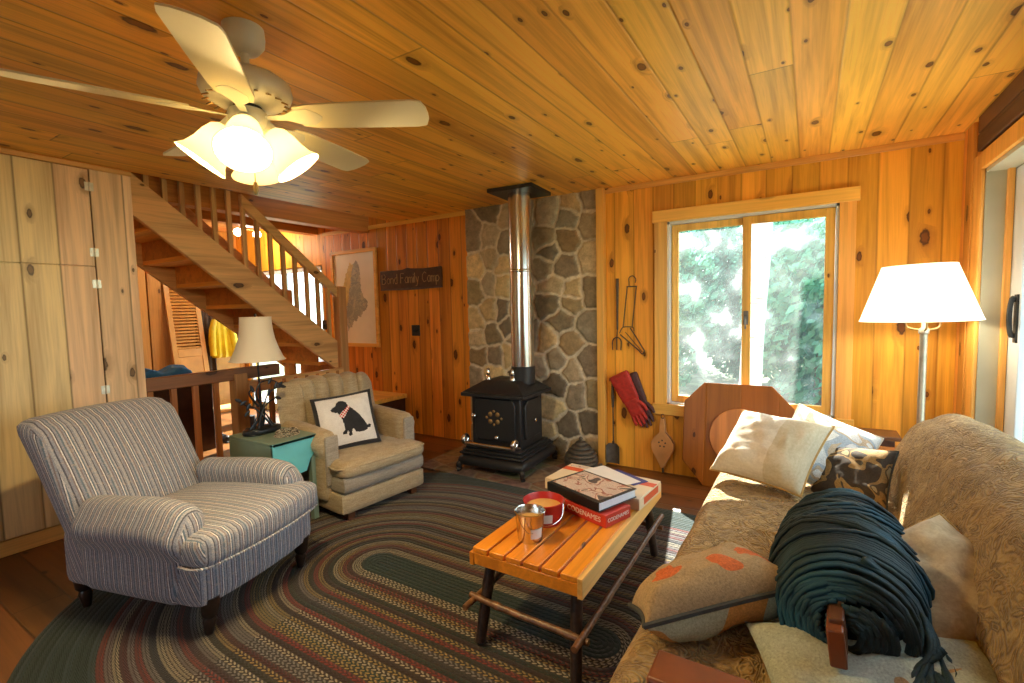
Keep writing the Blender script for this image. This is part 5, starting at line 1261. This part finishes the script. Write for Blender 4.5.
bm = NB(); box(bm, -.2555, -.05, .035, .085, .0545, .0558); box(bm, .10, .2555, .035, .085, .0545, .0558); box(bm, .2545, .2562, -.085, .10, .012, .045); obj('printed_band', bm, M_['orange'], gb)
bm = NB(); box(bm, -.13, .02, .05, .10, .0548, .0561); box(bm, -.24, -.14, .10, .13, .0545, .0557); obj('printed_picture', bm, M_['coverart'], gb)
tag(obj('blue_brochure', bx(-.11, .11, -.05, .05, 0, .0015), M_['blueprint'], loc=(-0.79, 2.345, TT + .0572), rot=(0, 0, R(-28))), 'dark blue printed brochure lying on the game box', 'brochure')
tag(obj('white_sheet', bx(-.145, .145, -.07, .07, 0, .0012), M_['paper'], loc=(-0.86, 2.325, TT + .0592), rot=(0, 0, R(-30))), 'white sheet of paper on the game box beside the black book', 'paper')
rg = thing('red_word_game_box', 'small red game box with white lettering under the black book', 'game box', (-0.80, 1.985, TT), R(-19))
bm = NB(); box(bm, -.12, .12, -.085, .085, 0, .054); obj('box', bm, M_['redbox'], rg, bevel=0.002)
bm = text_bm('CODENAMES', 0.033, .0006); xf(bm, Matrix.Translation((-0.005, -.0856, .028)) @ Matrix.Rotation(R(90), 4, 'X')); obj('front_lettering', bm, M_['paper'], rg, smooth=0)
bm = text_bm('CODENAMES', 0.024, .0006); xf(bm, Matrix.Translation((.1206, 0, .028)) @ Matrix.Rotation(R(90), 4, 'Z') @ Matrix.Rotation(R(90), 4, 'X')); obj('side_lettering', bm, M_['paper'], rg, smooth=0)
bb = thing('black_picture_book', 'thick black book with a pale landscape cover on top of the red box', 'book', (-0.855, 2.05, TT + .0605), R(-21))
bm = NB(); box(bm, -.165, .165, -.125, .125, .038, .042); box(bm, -.165, .165, -.125, .125, 0, .004); box(bm, -.165, .165, -.128, -.1235, 0, .042); cv = obj('cover', bm, M_['blackcover'], bb, bevel=0.0015)
obj('pages', bx(-.160, .160, -.123, .119, .004, .038), M_['pages'], bb)
obj('cover_picture', bx(-.150, .150, -.105, .112, .0418, .0426), M_['coverart'], cv)

# ------------------------------------------------------------------ sofa
sf = thing('sofa', 'long sofa in a tan scroll patterned slipcover along the right wall', 'sofa', (0, 0, 0))
SYA, SYB = 0.95, 3.02
SM = (SYA + SYB) / 2; SH = (SYB - SYA) / 2
def wr(p, a=0.012, f=5): return a * noise.noise((p.x * f, p.y * f * .8, p.z * f)) + a * .5 * noise.noise((p.x * f * 3, p.y * f * 1.5, p.z * f * 2 + 4))
def fold(p, u):
    w = max(0, 1 - ((p.y + 0.10) / 0.62) ** 2) * max(0, 1 - ((u.x - .1) / .95) ** 2)
    t = (p.y + 0.16 * p.x + 0.05 * noise.noise((p.x * 4, p.y * 3, 2))) * 11.0 + 1.3 * noise.noise((p.x * 2.5, p.y * 5, 7))
    fr = t - math.floor(t)
    return -0.022 * w * max(0, 1 - abs(fr - .5) / .22) * max(0.15, .6 + noise.noise((p.x * 5, math.floor(t) * 3.1, 1)))
def seatd(p, u):
    z = p.z; q = Vector(p)
    if u.z > 0: q.z += wr(p, .014) + 0.02 * (1 - u.x ** 2) * (1 - u.y ** 2) + fold(p, u)
    if u.x < 0: q.x += wr(p, .012)
    return q
bm = NB(); rbox(bm, 0.40, SH, 0.085, 0.065, (26, 170, 8), deform=seatd, M=Matrix.Translation((-0.01, SM, 0.375))); obj('seat_cover', bm, M_['slip'], sf, smooth=180)
bm = NB(); rbox(bm, 0.03, SH - .01, 0.15, 0.02, (4, 80, 8), deform=lambda p, u: Vector((p.x + .02 * sin(p.y * 9) * (1 - u.z) * .5 + wr(p, .01), p.y, p.z)), M=Matrix.Translation((-0.375, SM, 0.205))); obj('front_drape', bm, M_['slip'], sf, smooth=180)
def backd(p, u):
    k = (u.z + 1) / 2
    e = max(0, (u.y - .84) / .16)           # rounded far shoulder
    z = p.z - 0.04 * e ** 2 * k
    z += (0.055 * (1 - (u.y + 1) / 2) - .01 + 0.012 * sin(u.y * 5)) * k
    x = p.x + 0.155 * k ** 1.2 + (wr(p, .016, 4) if u.x < 0 else 0) - (0.035 * sin(k * pi) if u.x < 0 else 0)
    return Vector((x, p.y - 0.06 * e * k, z + wr(p, .006)))
bm = NB(); rbox(bm, 0.105, SH, 0.27, 0.10, (8, 80, 24), deform=backd, M=Matrix.Translation((0.415, SM, 0.575))); obj('back_cover', bm, M_['slip'], sf, smooth=180)
for y in (0.985, SYB + 0.045):
    bm = NB(); box(bm, -0.275, 0.52, y - .05, y + .05, 0.555, 0.585); a = obj('armrest', bm, M_['armwood'], sf, bevel=0.008)
    bm = NB(); box(bm, -0.24, -0.17, y - .03, y + .03, 0.0135, 0.558); box(bm, 0.42, 0.49, y - .03, y + .03, 0.0135, 0.558); box(bm, -0.24, 0.49, y - .02, y + .02, 0.14, 0.24); obj('arm_frame', bm, M_['armwood'], a, bevel=0.005)
bm = NB(); box(bm, -.30, .48, SYA + .02, SYB - .02, 0.20, 0.30); obj('seat_frame', bm, M_['armwood'], sf)
SFZ = 0.475
pillow('cream_cushion', 'cream linen cushion with a tan gathered band on the far end of the sofa', basis((-0.155, 2.59, 0.64), (0.36, -0.17, 0.0), (0.09, 0.26, 0.25)), 0.44, 0.39, 0.18, [M_['linen'], M_['linenband']], 'sofa cushions', M_['seam'], wr=0.014, seed=2, N=30, fn=lambda u, v, s: 1 if u > 0.22 else 0)
pillow('blue_print_cushion', 'white and blue printed cushion standing on its corner behind the cream one', basis((0.068, 2.71, 0.628), (0.27, -0.04, -0.10), (0.14, 0.27, 0.24)), 0.37, 0.40, 0.12, [M_['bluewhite']], 'sofa cushions', M_['linen'], wr=0.01, seed=5, corner=.05)
pillow('brown_print_cushion', 'small dark brown printed cushion in the sofa corner', basis((0.175, 2.60, 0.56), (0.25, -0.10, 0.03), (0.06, 0.2, 0.20)), 0.30, 0.30, 0.13, [M_['brownprint']], 'sofa cushions', M_['darkseam'], wr=0.012, seed=9)
pillow('orange_striped_cushion', 'tan and orange cushion with dark crochet edge at the near front of the sofa', basis((-0.235, 1.375, 0.552), (0.335, 0.24, 0.075), (-0.12, 0.30, -0.06)), 0.43, 0.25, 0.18, [M_['orangeprint'], M_['greenorange']], 'sofa cushions', M_['darkseam'], seamr=0.008, wr=0.014, seed=3, fn=lambda u, v, s: 0 if s > 0 else 1, taper=.55)
pillow('tan_cushion', 'creased tan cushion leaning on the sofa back beside the teal rope bundle', basis((0.275, 1.58, 0.585), (0.25, 0.20, 0.09), (-0.13, 0.20, 0.12)), 0.46, 0.34, 0.13, [M_['tanpillow']], 'sofa cushions', M_['seam'], wr=0.022, seed=12)
pillow('sage_cushion', 'pale sage cushion lying under the near end of the rope bundle', basis((0.165, 1.22, 0.515), (0.40, 0.13, 0.02), (-0.1, 0.30, 0.05)), 0.50, 0.36, 0.11, [M_['sage']], 'sofa cushions', None, wr=0.02, seed=15)

# ------------------------------------------------------------------ rolled rope hammock
hm = thing('rolled_rope_hammock', 'rolled bundle of dark teal rope with a wooden bar end lying on the sofa', 'rope hammock', (0, 0, 0))
A0, A1 = Vector((0.085, 1.31, 0.60)), Vector((0.115, 2.02, 0.565))
ax = (A1 - A0).normalized(); sx_ = Vector((ax.y, -ax.x, 0)).normalized(); up_ = sx_.cross(ax) * 1
if up_.z < 0: up_ = -up_
def prof_r(t): return 0.132 + 0.022 * sin(min(1, t * 1.3) * pi) - 0.025 * max(0, t - .65) / .35 - 0.02 * max(0, .1 - t) / .1
bm = NB(); n = 22; rings = []
tube(bm, [A0 + (A1 - A0) * (i / n) for i in range(n + 1)], [(prof_r(i / n) - 0.012) * (0.8 if i in (0, n) else 1) for i in range(n + 1)], 24)
for v in bm.verts: v.co.z = max(v.co.z, 0.49)
obj('rolled_core', bm, M_['cord'], hm)
bm = NB(); rr = random.Random(5)
def loop(t, tilt, rad, tw, r=0.0060):
    pts = []
    for k in range(26):
        a = 2 * pi * k / 26
        tt = t + tilt * sin(a + tw) + 0.005 * noise.noise((a * 1.3, t * 9, tw))
        c = A0 + (A1 - A0) * tt
        q = rad * (1 + 0.05 * noise.noise((cos(a) * 2, sin(a) * 2, t * 5)))
        p = c + sx_ * cos(a) * q * 1.08 + up_ * sin(a) * q
        p.z = max(p.z, 0.484)
        pts.append(p)
    tube(bm, pts, r, 6, closed=True)
for i in range(80):
    t = 0.03 + 0.96 * i / 79 + rr.uniform(-.003, .003)
    loop(t, (0.06 + rr.uniform(-.005, .005)) * min(1, .15 + t * 3), prof_r(t) + rr.uniform(-.002, .003), 0.9 + rr.uniform(-.06, .06), .0056)
for i in range(26):
    t = rr.uniform(0.25, 0.92); loop(t, rr.uniform(.06, .16) * rr.choice((-1, 1)), prof_r(t) + rr.uniform(.006, .012), rr.uniform(0.6, 2.4), .0056)
obj('wound_cords', bm, M_['cord'], hm, smooth=180)
bm = NB()      # swirl of cords on the near end
for i in range(22):
    r0 = 0.122 - i * 0.0046; pts = []
    for k in range(22):
        a = -0.9 + 5.4 * k / 21 + i * .25
        q = r0 * (1 + .10 * noise.noise((a, i * .7, 2)))
        p = A0 - ax * (0.02 + 0.05 * (1 - r0 / .118) + 0.012 * noise.noise((a * 2, i, 0))) + sx_ * cos(a) * q * 1.05 + up_ * sin(a) * q
        p.z = max(p.z, .50); pts.append(p)
    tube(bm, pts, 0.0066, 6)
obj('end_swirl', bm, M_['cord'], hm, smooth=180)
bm = NB()      # loose tail of loops hanging over the right side
for i in range(30):
    f = i / 29; o1, o2 = rr.uniform(-.02, .02), rr.uniform(-.03, .03)
    s0 = A0 + ax * (0.05 + .22 * f) + up_ * (prof_r(.2) * (0.95 - .25 * f)) + sx_ * (.03 + .07 * f)
    s1 = A0 + ax * (0.05 + .12 * f + o1) + sx_ * (.125 + .01 * f) + up_ * (.06 - .02 * f + o2 * .5)
    s2 = A0 + ax * (0.0 + .05 * f + o2) + sx_ * (.13 + .02 * f + o1) + up_ * (-.02 + o1)
    s3 = A0 + ax * (-.11 + .07 * f + o1 * 1.5) + sx_ * (.10 + .05 * f + o2) + up_ * (-.045 + o2 * .4)
    s4 = s3 + Vector((rr.uniform(-.02, .02), -.03, -.004)); s5 = s3 + sx_ * 0.018 + Vector((0, .012, .006)); s6 = s2 + sx_ * .012
    q = catmull([s0, s1, s2, s3, s4, s5, s6], 5)
    for p in q: p.z = max(p.z, .55)
    tube(bm, q, 0.0066, 6)
obj('loose_tail', bm, M_['cord'], hm, smooth=180)
bm = NB(); M_b = basis(A0 - ax * 0.075 + Vector((-.008, 0, .012)), sx_ + Vector((0, 0, .12)), up_)
box(bm, -.026, .006, -.045, .035, -.06, .06, M=M_b); obj('wooden_bar', bm, M_['armwood'], hm, bevel=0.004)
bm = NB(); box(bm, -.022, .008, -.030, .046, -.06, .030, M=M_b); obj('wooden_bar', bm, M_['brownleg'], hm, bevel=0.004)

# ------------------------------------------------------------------ floor lamp
lp = thing('floor_lamp', 'floor lamp with a glowing white cone shade in the corner behind the sofa', 'floor lamp', (0.522, 3.34, 0))
bm = NB(); lathe(bm, [(0, 0), (0.13, 0), (0.135, 0.012), (0.10, 0.025), (0.03, 0.04), (0.016, 0.06), (0, 0.06)], 36); obj('base', bm, M_['pole'], lp)
bm = NB(); lathe(bm, [(0.017, 0.05), (0.017, 1.16), (0.024, 1.165), (0.024, 1.185), (0.012, 1.20), (0.012, 1.40), (0, 1.40), ], 20); obj('pole', bm, M_['pole'], lp)
bm = NB()
for k in range(3):
    a = k * 2 * pi / 3 + .5; d = Vector((cos(a), sin(a), 0))
    tube(bm, catmull([Vector((0, 0, 1.18)), d * .04 + Vector((0, 0, 1.185)), d * .075 + Vector((0, 0, 1.195)), d * .085 + Vector((0, 0, 1.225))], 5), 0.005, 8)
    lathe(bm, [(0, 1.222), (.024, 1.226), (.016, 1.236), (.013, 1.25), (0, 1.25)], 14, c=(d.x * .085, d.y * .085))
obj('lamp_arms', bm, M_['brass'], lp)
bm = NB(); pr = [(0.258, 1.235), (0.158, 1.525)]; lathe(bm, pr, 56); lathe(bm, [(r_ - .004, z) for r_, z in reversed(pr)], 56)
tube(bm, [(0.257 * cos(a * pi / 28), 0.257 * sin(a * pi / 28), 1.236) for a in range(56)], .003, 5, closed=True); tube(bm, [(0.157 * cos(a * pi / 28), 0.157 * sin(a * pi / 28), 1.525) for a in range(56)], .003, 5, closed=True)
sh = obj('lamp_shade', bm, M_['litshade'], lp, smooth=60); sh.rotation_euler = (0, R(-1.2), 0)
bm = NB(); bmesh.ops.create_uvsphere(bm, u_segments=16, v_segments=10, radius=0.035, matrix=Matrix.Translation((0, 0, 1.43))); obj('bulb', bm, M_['bulb'], lp)

# ------------------------------------------------------------------ ceiling fan
FX, FY = -1.639, 0.969
fn = thing('ceiling_fan', 'white five blade ceiling fan with four lit tulip glass shades', 'ceiling fan', (FX, FY, 0))
bm = NB(); lathe(bm, [(0, ZC - .001), (.064, ZC - .001), (.066, ZC - .03), (.063, ZC - .055), (.045, ZC - .078), (.02, ZC - .085), (0, ZC - .085)], 36); obj('ceiling_canopy', bm, M_['greyenamel'], fn)
bm = NB(); tube(bm, [(0, 0, ZC - .08), (0, 0, 2.17)], 0.0135, 14); obj('downrod', bm, M_['greyenamel'], fn)
bm = NB(); lathe(bm, [(0, 2.165), (.03, 2.163), (.06, 2.155), (.115, 2.145), (.138, 2.128), (.143, 2.10), (.134, 2.078), (.10, 2.058), (.06, 2.05), (0, 2.05)], 48); mo = obj('motor_housing', bm, M_['greyenamel'], fn, smooth=50)
bm = NB()
for k in range(20):
    a = 2 * pi * k / 20; rbox(bm, 0.018, 0.005, 0.003, 0.003, (3, 2, 2), M=Matrix.Rotation(a, 4, 'Z') @ Matrix.Translation((.117, 0, 2.066)) @ Matrix.Rotation(R(22), 4, 'Y'))
obj('vent_grille', bm, M_['brass'], mo)
bm = NB(); lathe(bm, [(0, 2.05), (.045, 2.05), (.045, 2.035), (0, 2.035)], 30); obj('hub_neck', bm, M_['legwood'], fn)
bm = NB(); lathe(bm, [(0, 2.036), (.058, 2.036), (.064, 2.02), (.062, 1.985), (.045, 1.965), (.02, 1.955), (0, 1.955)], 36); obj('light_kit_hub', bm, M_['greyenamel'], fn)
for k in range(5):
    a = R(31 + 72 * k)
    Mb = Matrix.Rotation(a, 4, 'Z') @ Matrix.Translation((0, 0, 2.015)) @ Matrix.Rotation(R(-13), 4, 'X')
    outl = [(.17, -.05), (.22, -.062), (.40, -.068), (.57, -.070), (.600, -.062), (.612, -.03), (.614, 0), (.612, .03), (.600, .062), (.57, .070), (.40, .068), (.22, .062), (.17, .05)]
    bm = NB(); A = [bm.verts.new((x, y, -.003)) for x, y in outl]; B = [bm.verts.new((x, y, .003)) for x, y in outl]
    bm.faces.new(A); bm.faces.new(list(reversed(B)))
    for i in range(len(outl)): j = (i + 1) % len(outl); bm.faces.new((A[i], B[i], B[j], A[j]))
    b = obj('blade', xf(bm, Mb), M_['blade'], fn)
    bm = NB(); prism(bm, [(.06, -.012), (.13, -.016), (.17, -.040), (.215, -.045), (.245, -.02), (.255, 0), (.245, .02), (.215, .045), (.17, .040), (.13, .016), (.06, .012)], -0.004, 0.0, M=Matrix.Rotation(R(-90), 4, 'X'))
    bmesh.ops.transform(bm, matrix=Mb @ Matrix.Translation((0, 0, -.004)) , verts=bm.verts[:]); obj('blade_iron', bm, M_['greyenamel'], b, bevel=0.002)
for k in range(4):
    a = R(-38 + 90 * k)
    Ms = Matrix.Rotation(a, 4, 'Z') @ Matrix.Translation((.055, 0, 1.990)) @ Matrix.Rotation(R(180 - 36), 4, 'Y') @ Matrix.Scale(1.22, 4)
    bm = NB(); lathe(bm, [(0, -.01), (.018, -.01), (.022, .02), (0, .02)], 18, M=Ms); so_ = obj('lamp_socket', bm, M_['greyenamel'], fn)
    pr = [(.024, .018), (.036, .030), (.044, .055), (.048, .085), (.056, .112), (.070, .132)]
    bm = NB(); lathe(bm, pr, 32, M=Ms); lathe(bm, [(r_ - .003, z) for r_, z in reversed(pr)], 32, M=Ms)
    for v in bm.verts: pass
    obj('glass_shade', bm, M_['glassshade'], fn, smooth=70)
    bm = NB(); bmesh.ops.create_uvsphere(bm, u_segments=14, v_segments=8, radius=0.024, matrix=Ms @ Matrix.Translation((0, 0, .065))); obj('bulb', bm, M_['bulb'], fn)
    L = bpy.data.lights.new('fan_light', 'POINT'); L.energy = FANW; L.color = (1, 0.74, 0.36); L.shadow_soft_size = 0.03
    lo = bpy.data.objects.new('fan_light', L); C.objects.link(lo); lo.matrix_world = Matrix.Translation((FX, FY, 0)) @ Ms @ Matrix.Translation((0, 0, .105))
bm = NB(); tube(bm, [(0.02, 0.0, 1.955), (0.02, 0, 1.80)], 0.0018, 6); lathe(bm, [(0, 1.80), (.006, 1.797), (.009, 1.77), (.004, 1.755), (0, 1.755)], 12, c=(.02, 0)); obj('pull_chain', bm, M_['brass'], fn)

# ------------------------------------------------------------------ outdoors
struct('ground_outside', bx(-30, 30, YB + T, 40, -0.4, -0.25), M_['ground'], 'forest ground outside the windows')
struct('ground_side', bx(XR + T, 30, -12, YB + T, -0.4, -0.25), M_['ground'], 'ground outside the sliding door')
struct('ground_rear', bx(-30, XR + T, -30, -2.6, -0.4, -0.25), M_['ground'], 'ground behind the house')
struct('deck', bx(XR + T, 2.6, 0.2, YB, -0.25, -0.05), M_['deck'], 'grey deck boards outside the sliding door')
struct('porch', bx(-8.0, -4.6, YB + T, 6.2, -0.25, -0.03), M_['deck'], 'pale porch floor outside the hall glass door')
def crown(n, r, h, z0, seed, mat, ls=0.16):
    q = random.Random(seed); bm = NB()
    for _ in range(n):
        while True:
            p = Vector((q.uniform(-1, 1), q.uniform(-1, 1), q.uniform(-1, 1)))
            if 0.15 < p.length < 1 and noise.noise(p * 2.3 + Vector((seed, 0, 0))) > -0.12: break
        p = Vector((p.x * r, p.y * r, z0 + h / 2 + p.z * h / 2))
        d = Vector((q.gauss(0, 1), q.gauss(0, 1), q.gauss(0, .6))).normalized(); e = d.orthogonal().normalized(); f = d.cross(e); s = ls * q.uniform(.6, 1.3)
        bm.faces.new([bm.verts.new(p + e * s), bm.verts.new(p + f * s * .5), bm.verts.new(p - e * s), bm.verts.new(p - f * s * .5)])
    return bm
def tree(label, loc, r, h, z0, seed, mat, n=1500, ls=.16):
    t = thing('forest_tree', label, 'tree', loc, 0, 'trees outside the windows')
    bm = NB(); tube(bm, [(0, 0, -.02), (0.03, 0.02, z0 + h * .5)], [.10, .04], 8); obj('trunk', bm, M_['treebark'], t)
    obj('crown', crown(n, r, h, z0, seed, mat, ls), mat, t, smooth=0)
    return t
for lb, x, y, r, h, mt in (
    ('near bushy tree seen through the left window sash', -2.3, 8.4, 1.1, 3.2, 'leafA'), ('near bushy tree seen through the right window sash', 0.15, 8.4, 1.1, 3.2, 'leafA'),
    ('dark tree of the second row, left of the birch trunk', -1.15, 10.7, 1.15, 4.4, 'leafB'), ('dark tree of the second row, at the left window edge', -3.55, 10.7, 1.15, 4.4, 'leafA'), ('tree of the second row, at the right window edge', 1.25, 10.7, 1.15, 4.4, 'leafB'),
    ('tall tree of the back row behind the left window sash', -2.5, 13.2, 1.25, 6.2, 'leafB'), ('tall tree of the back row behind the middle of the window', 0.1, 13.2, 1.25, 6.2, 'leafA'), ('tall tree of the back row, furthest left in the window', -5.1, 13.2, 1.25, 6.2, 'leafA'),
    ('leafy tree outside the hall glass door', -8.4, 9.5, 1.7, 4.0, 'leafA'), ('leafy tree outside the sliding door', 5.2, 8.0, 1.5, 4.6, 'leafA'), ('darker tree deeper outside the sliding door', 3.9, 11.6, 1.4, 5.0, 'leafB')):
    tree(lb, (x, y, -.25), r, h, 0.05, int(10 * abs(x) + y), M_[mt], 6500 if x < 3 and x > -6 else 2500, .085 if x < 3 and x > -6 else .14)
bt = thing('birch_tree', 'white birch trunk standing close outside the right window sash', 'tree', (-0.62, 6.7, -.26))
bm = NB(); q = catmull([(-.02, 0, 0), (0.02, 0.0, 1.2), (0.10, 0, 2.4), (.16, 0.05, 4.2)], 6); tube(bm, q, [.135 - .03 * i / len(q) for i in range(len(q))], 18); obj('trunk', bm, M_['birch'], bt)
bm = NB()
for b in ([(.12, 0, 2.9), (-.3, .5, 3.5), (-.7, .9, 4.0)], [(.13, 0, 3.3), (.6, .3, 3.9), (1.0, .6, 4.3)]): tube(bm, catmull(b, 5), 0.03, 8)
obj('branches', bm, M_['birch'], bt)

# ------------------------------------------------------------------ light
wd = bpy.data.worlds.new('sky'); S.world = wd; wd.use_nodes = True; nt = wd.node_tree; nt.nodes.clear()
tc = nd(nt, 'ShaderNodeTexCoord').outputs['Generated']; z = nd(nt, 'ShaderNodeSeparateXYZ', {0: tc}).outputs[2]
col = ramp(nt, z, [(0.0, (0.62, 0.78, 0.72)), (0.12, (0.86, 0.97, 1.0)), (0.7, (0.60, 0.82, 1.0))])
bg = nd(nt, 'ShaderNodeBackground', {'Color': col, 'Strength': SKY}); ow = nd(nt, 'ShaderNodeOutputWorld', {0: bg.outputs[0]})
L = bpy.data.lights.new('sun', 'SUN'); L.energy = SUNW; L.color = (1, 0.95, 0.86); L.angle = R(0.6)
so = bpy.data.objects.new('sun', L); C.objects.link(so); so.rotation_euler = Vector((0.18, -1.0, -0.88)).to_track_quat('-Z', 'Y').to_euler()
def point(nm, loc, e, col, rad):
    L = bpy.data.lights.new(nm, 'POINT'); L.energy = e; L.color = col; L.shadow_soft_size = rad
    o = bpy.data.objects.new(nm, L); C.objects.link(o); o.location = loc
point('floor_lamp_light', (0.522, 3.34, 1.34), FLW, (1, 0.84, 0.58), 0.04)
point('hall_light', (-6.0, 3.45, 2.25), HALLW, (1, 0.84, 0.60), 0.06)
def portal(loc, rot, sx, sy):
    L = bpy.data.lights.new('daylight_portal', 'AREA'); L.shape = 'RECTANGLE'; L.size = sx; L.size_y = sy; L.cycles.is_portal = True
    o = bpy.data.objects.new('daylight_portal', L); C.objects.link(o); o.location = loc; o.rotation_euler = rot
portal((XR + TR_ + .02, (SY0 + SY1) / 2, 1.0), (0, R(90), 0), 2.0, SY1 - SY0)
portal(((WX0 + WX1) / 2, YB + T + .02, 1.27), (R(-90), 0, 0), 1.1, 1.43)
portal((-1.9, -2.62, 1.4), (R(90), 0, 0), 1.4, 1.2)
portal(((DX0 + DX1) / 2, YB + T + .02, 0.97), (R(-90), 0, 0), 1.75, 1.93)

# ------------------------------------------------------------------ camera
cd = bpy.data.cameras.new('camera'); cam = bpy.data.objects.new('camera', cd); C.objects.link(cam)
cd.sensor_width = 36; cd.lens = FPX / 1024 * 36; cd.clip_start = 0.02; cd.clip_end = 200
cam.matrix_world = Matrix(((cr_.x, cu_.x, -fwd.x, 0), (cr_.y, cu_.y, -fwd.y, 0), (cr_.z, cu_.z, -fwd.z, CAMH), (0, 0, 0, 1)))
S.camera = cam
S.view_settings.view_transform = 'Standard'; S.view_settings.look = 'None'; S.view_settings.gamma = 1; S.view_settings.exposure = EXPO
S.view_settings.use_curve_mapping = False
S.cycles.use_denoising = True; S.cycles.max_bounces = 10; S.cycles.diffuse_bounces = 6; S.cycles.transparent_max_bounces = 16; S.cycles.sample_clamp_indirect = 8
S.cycles.caustics_reflective = False; S.cycles.caustics_refractive = False
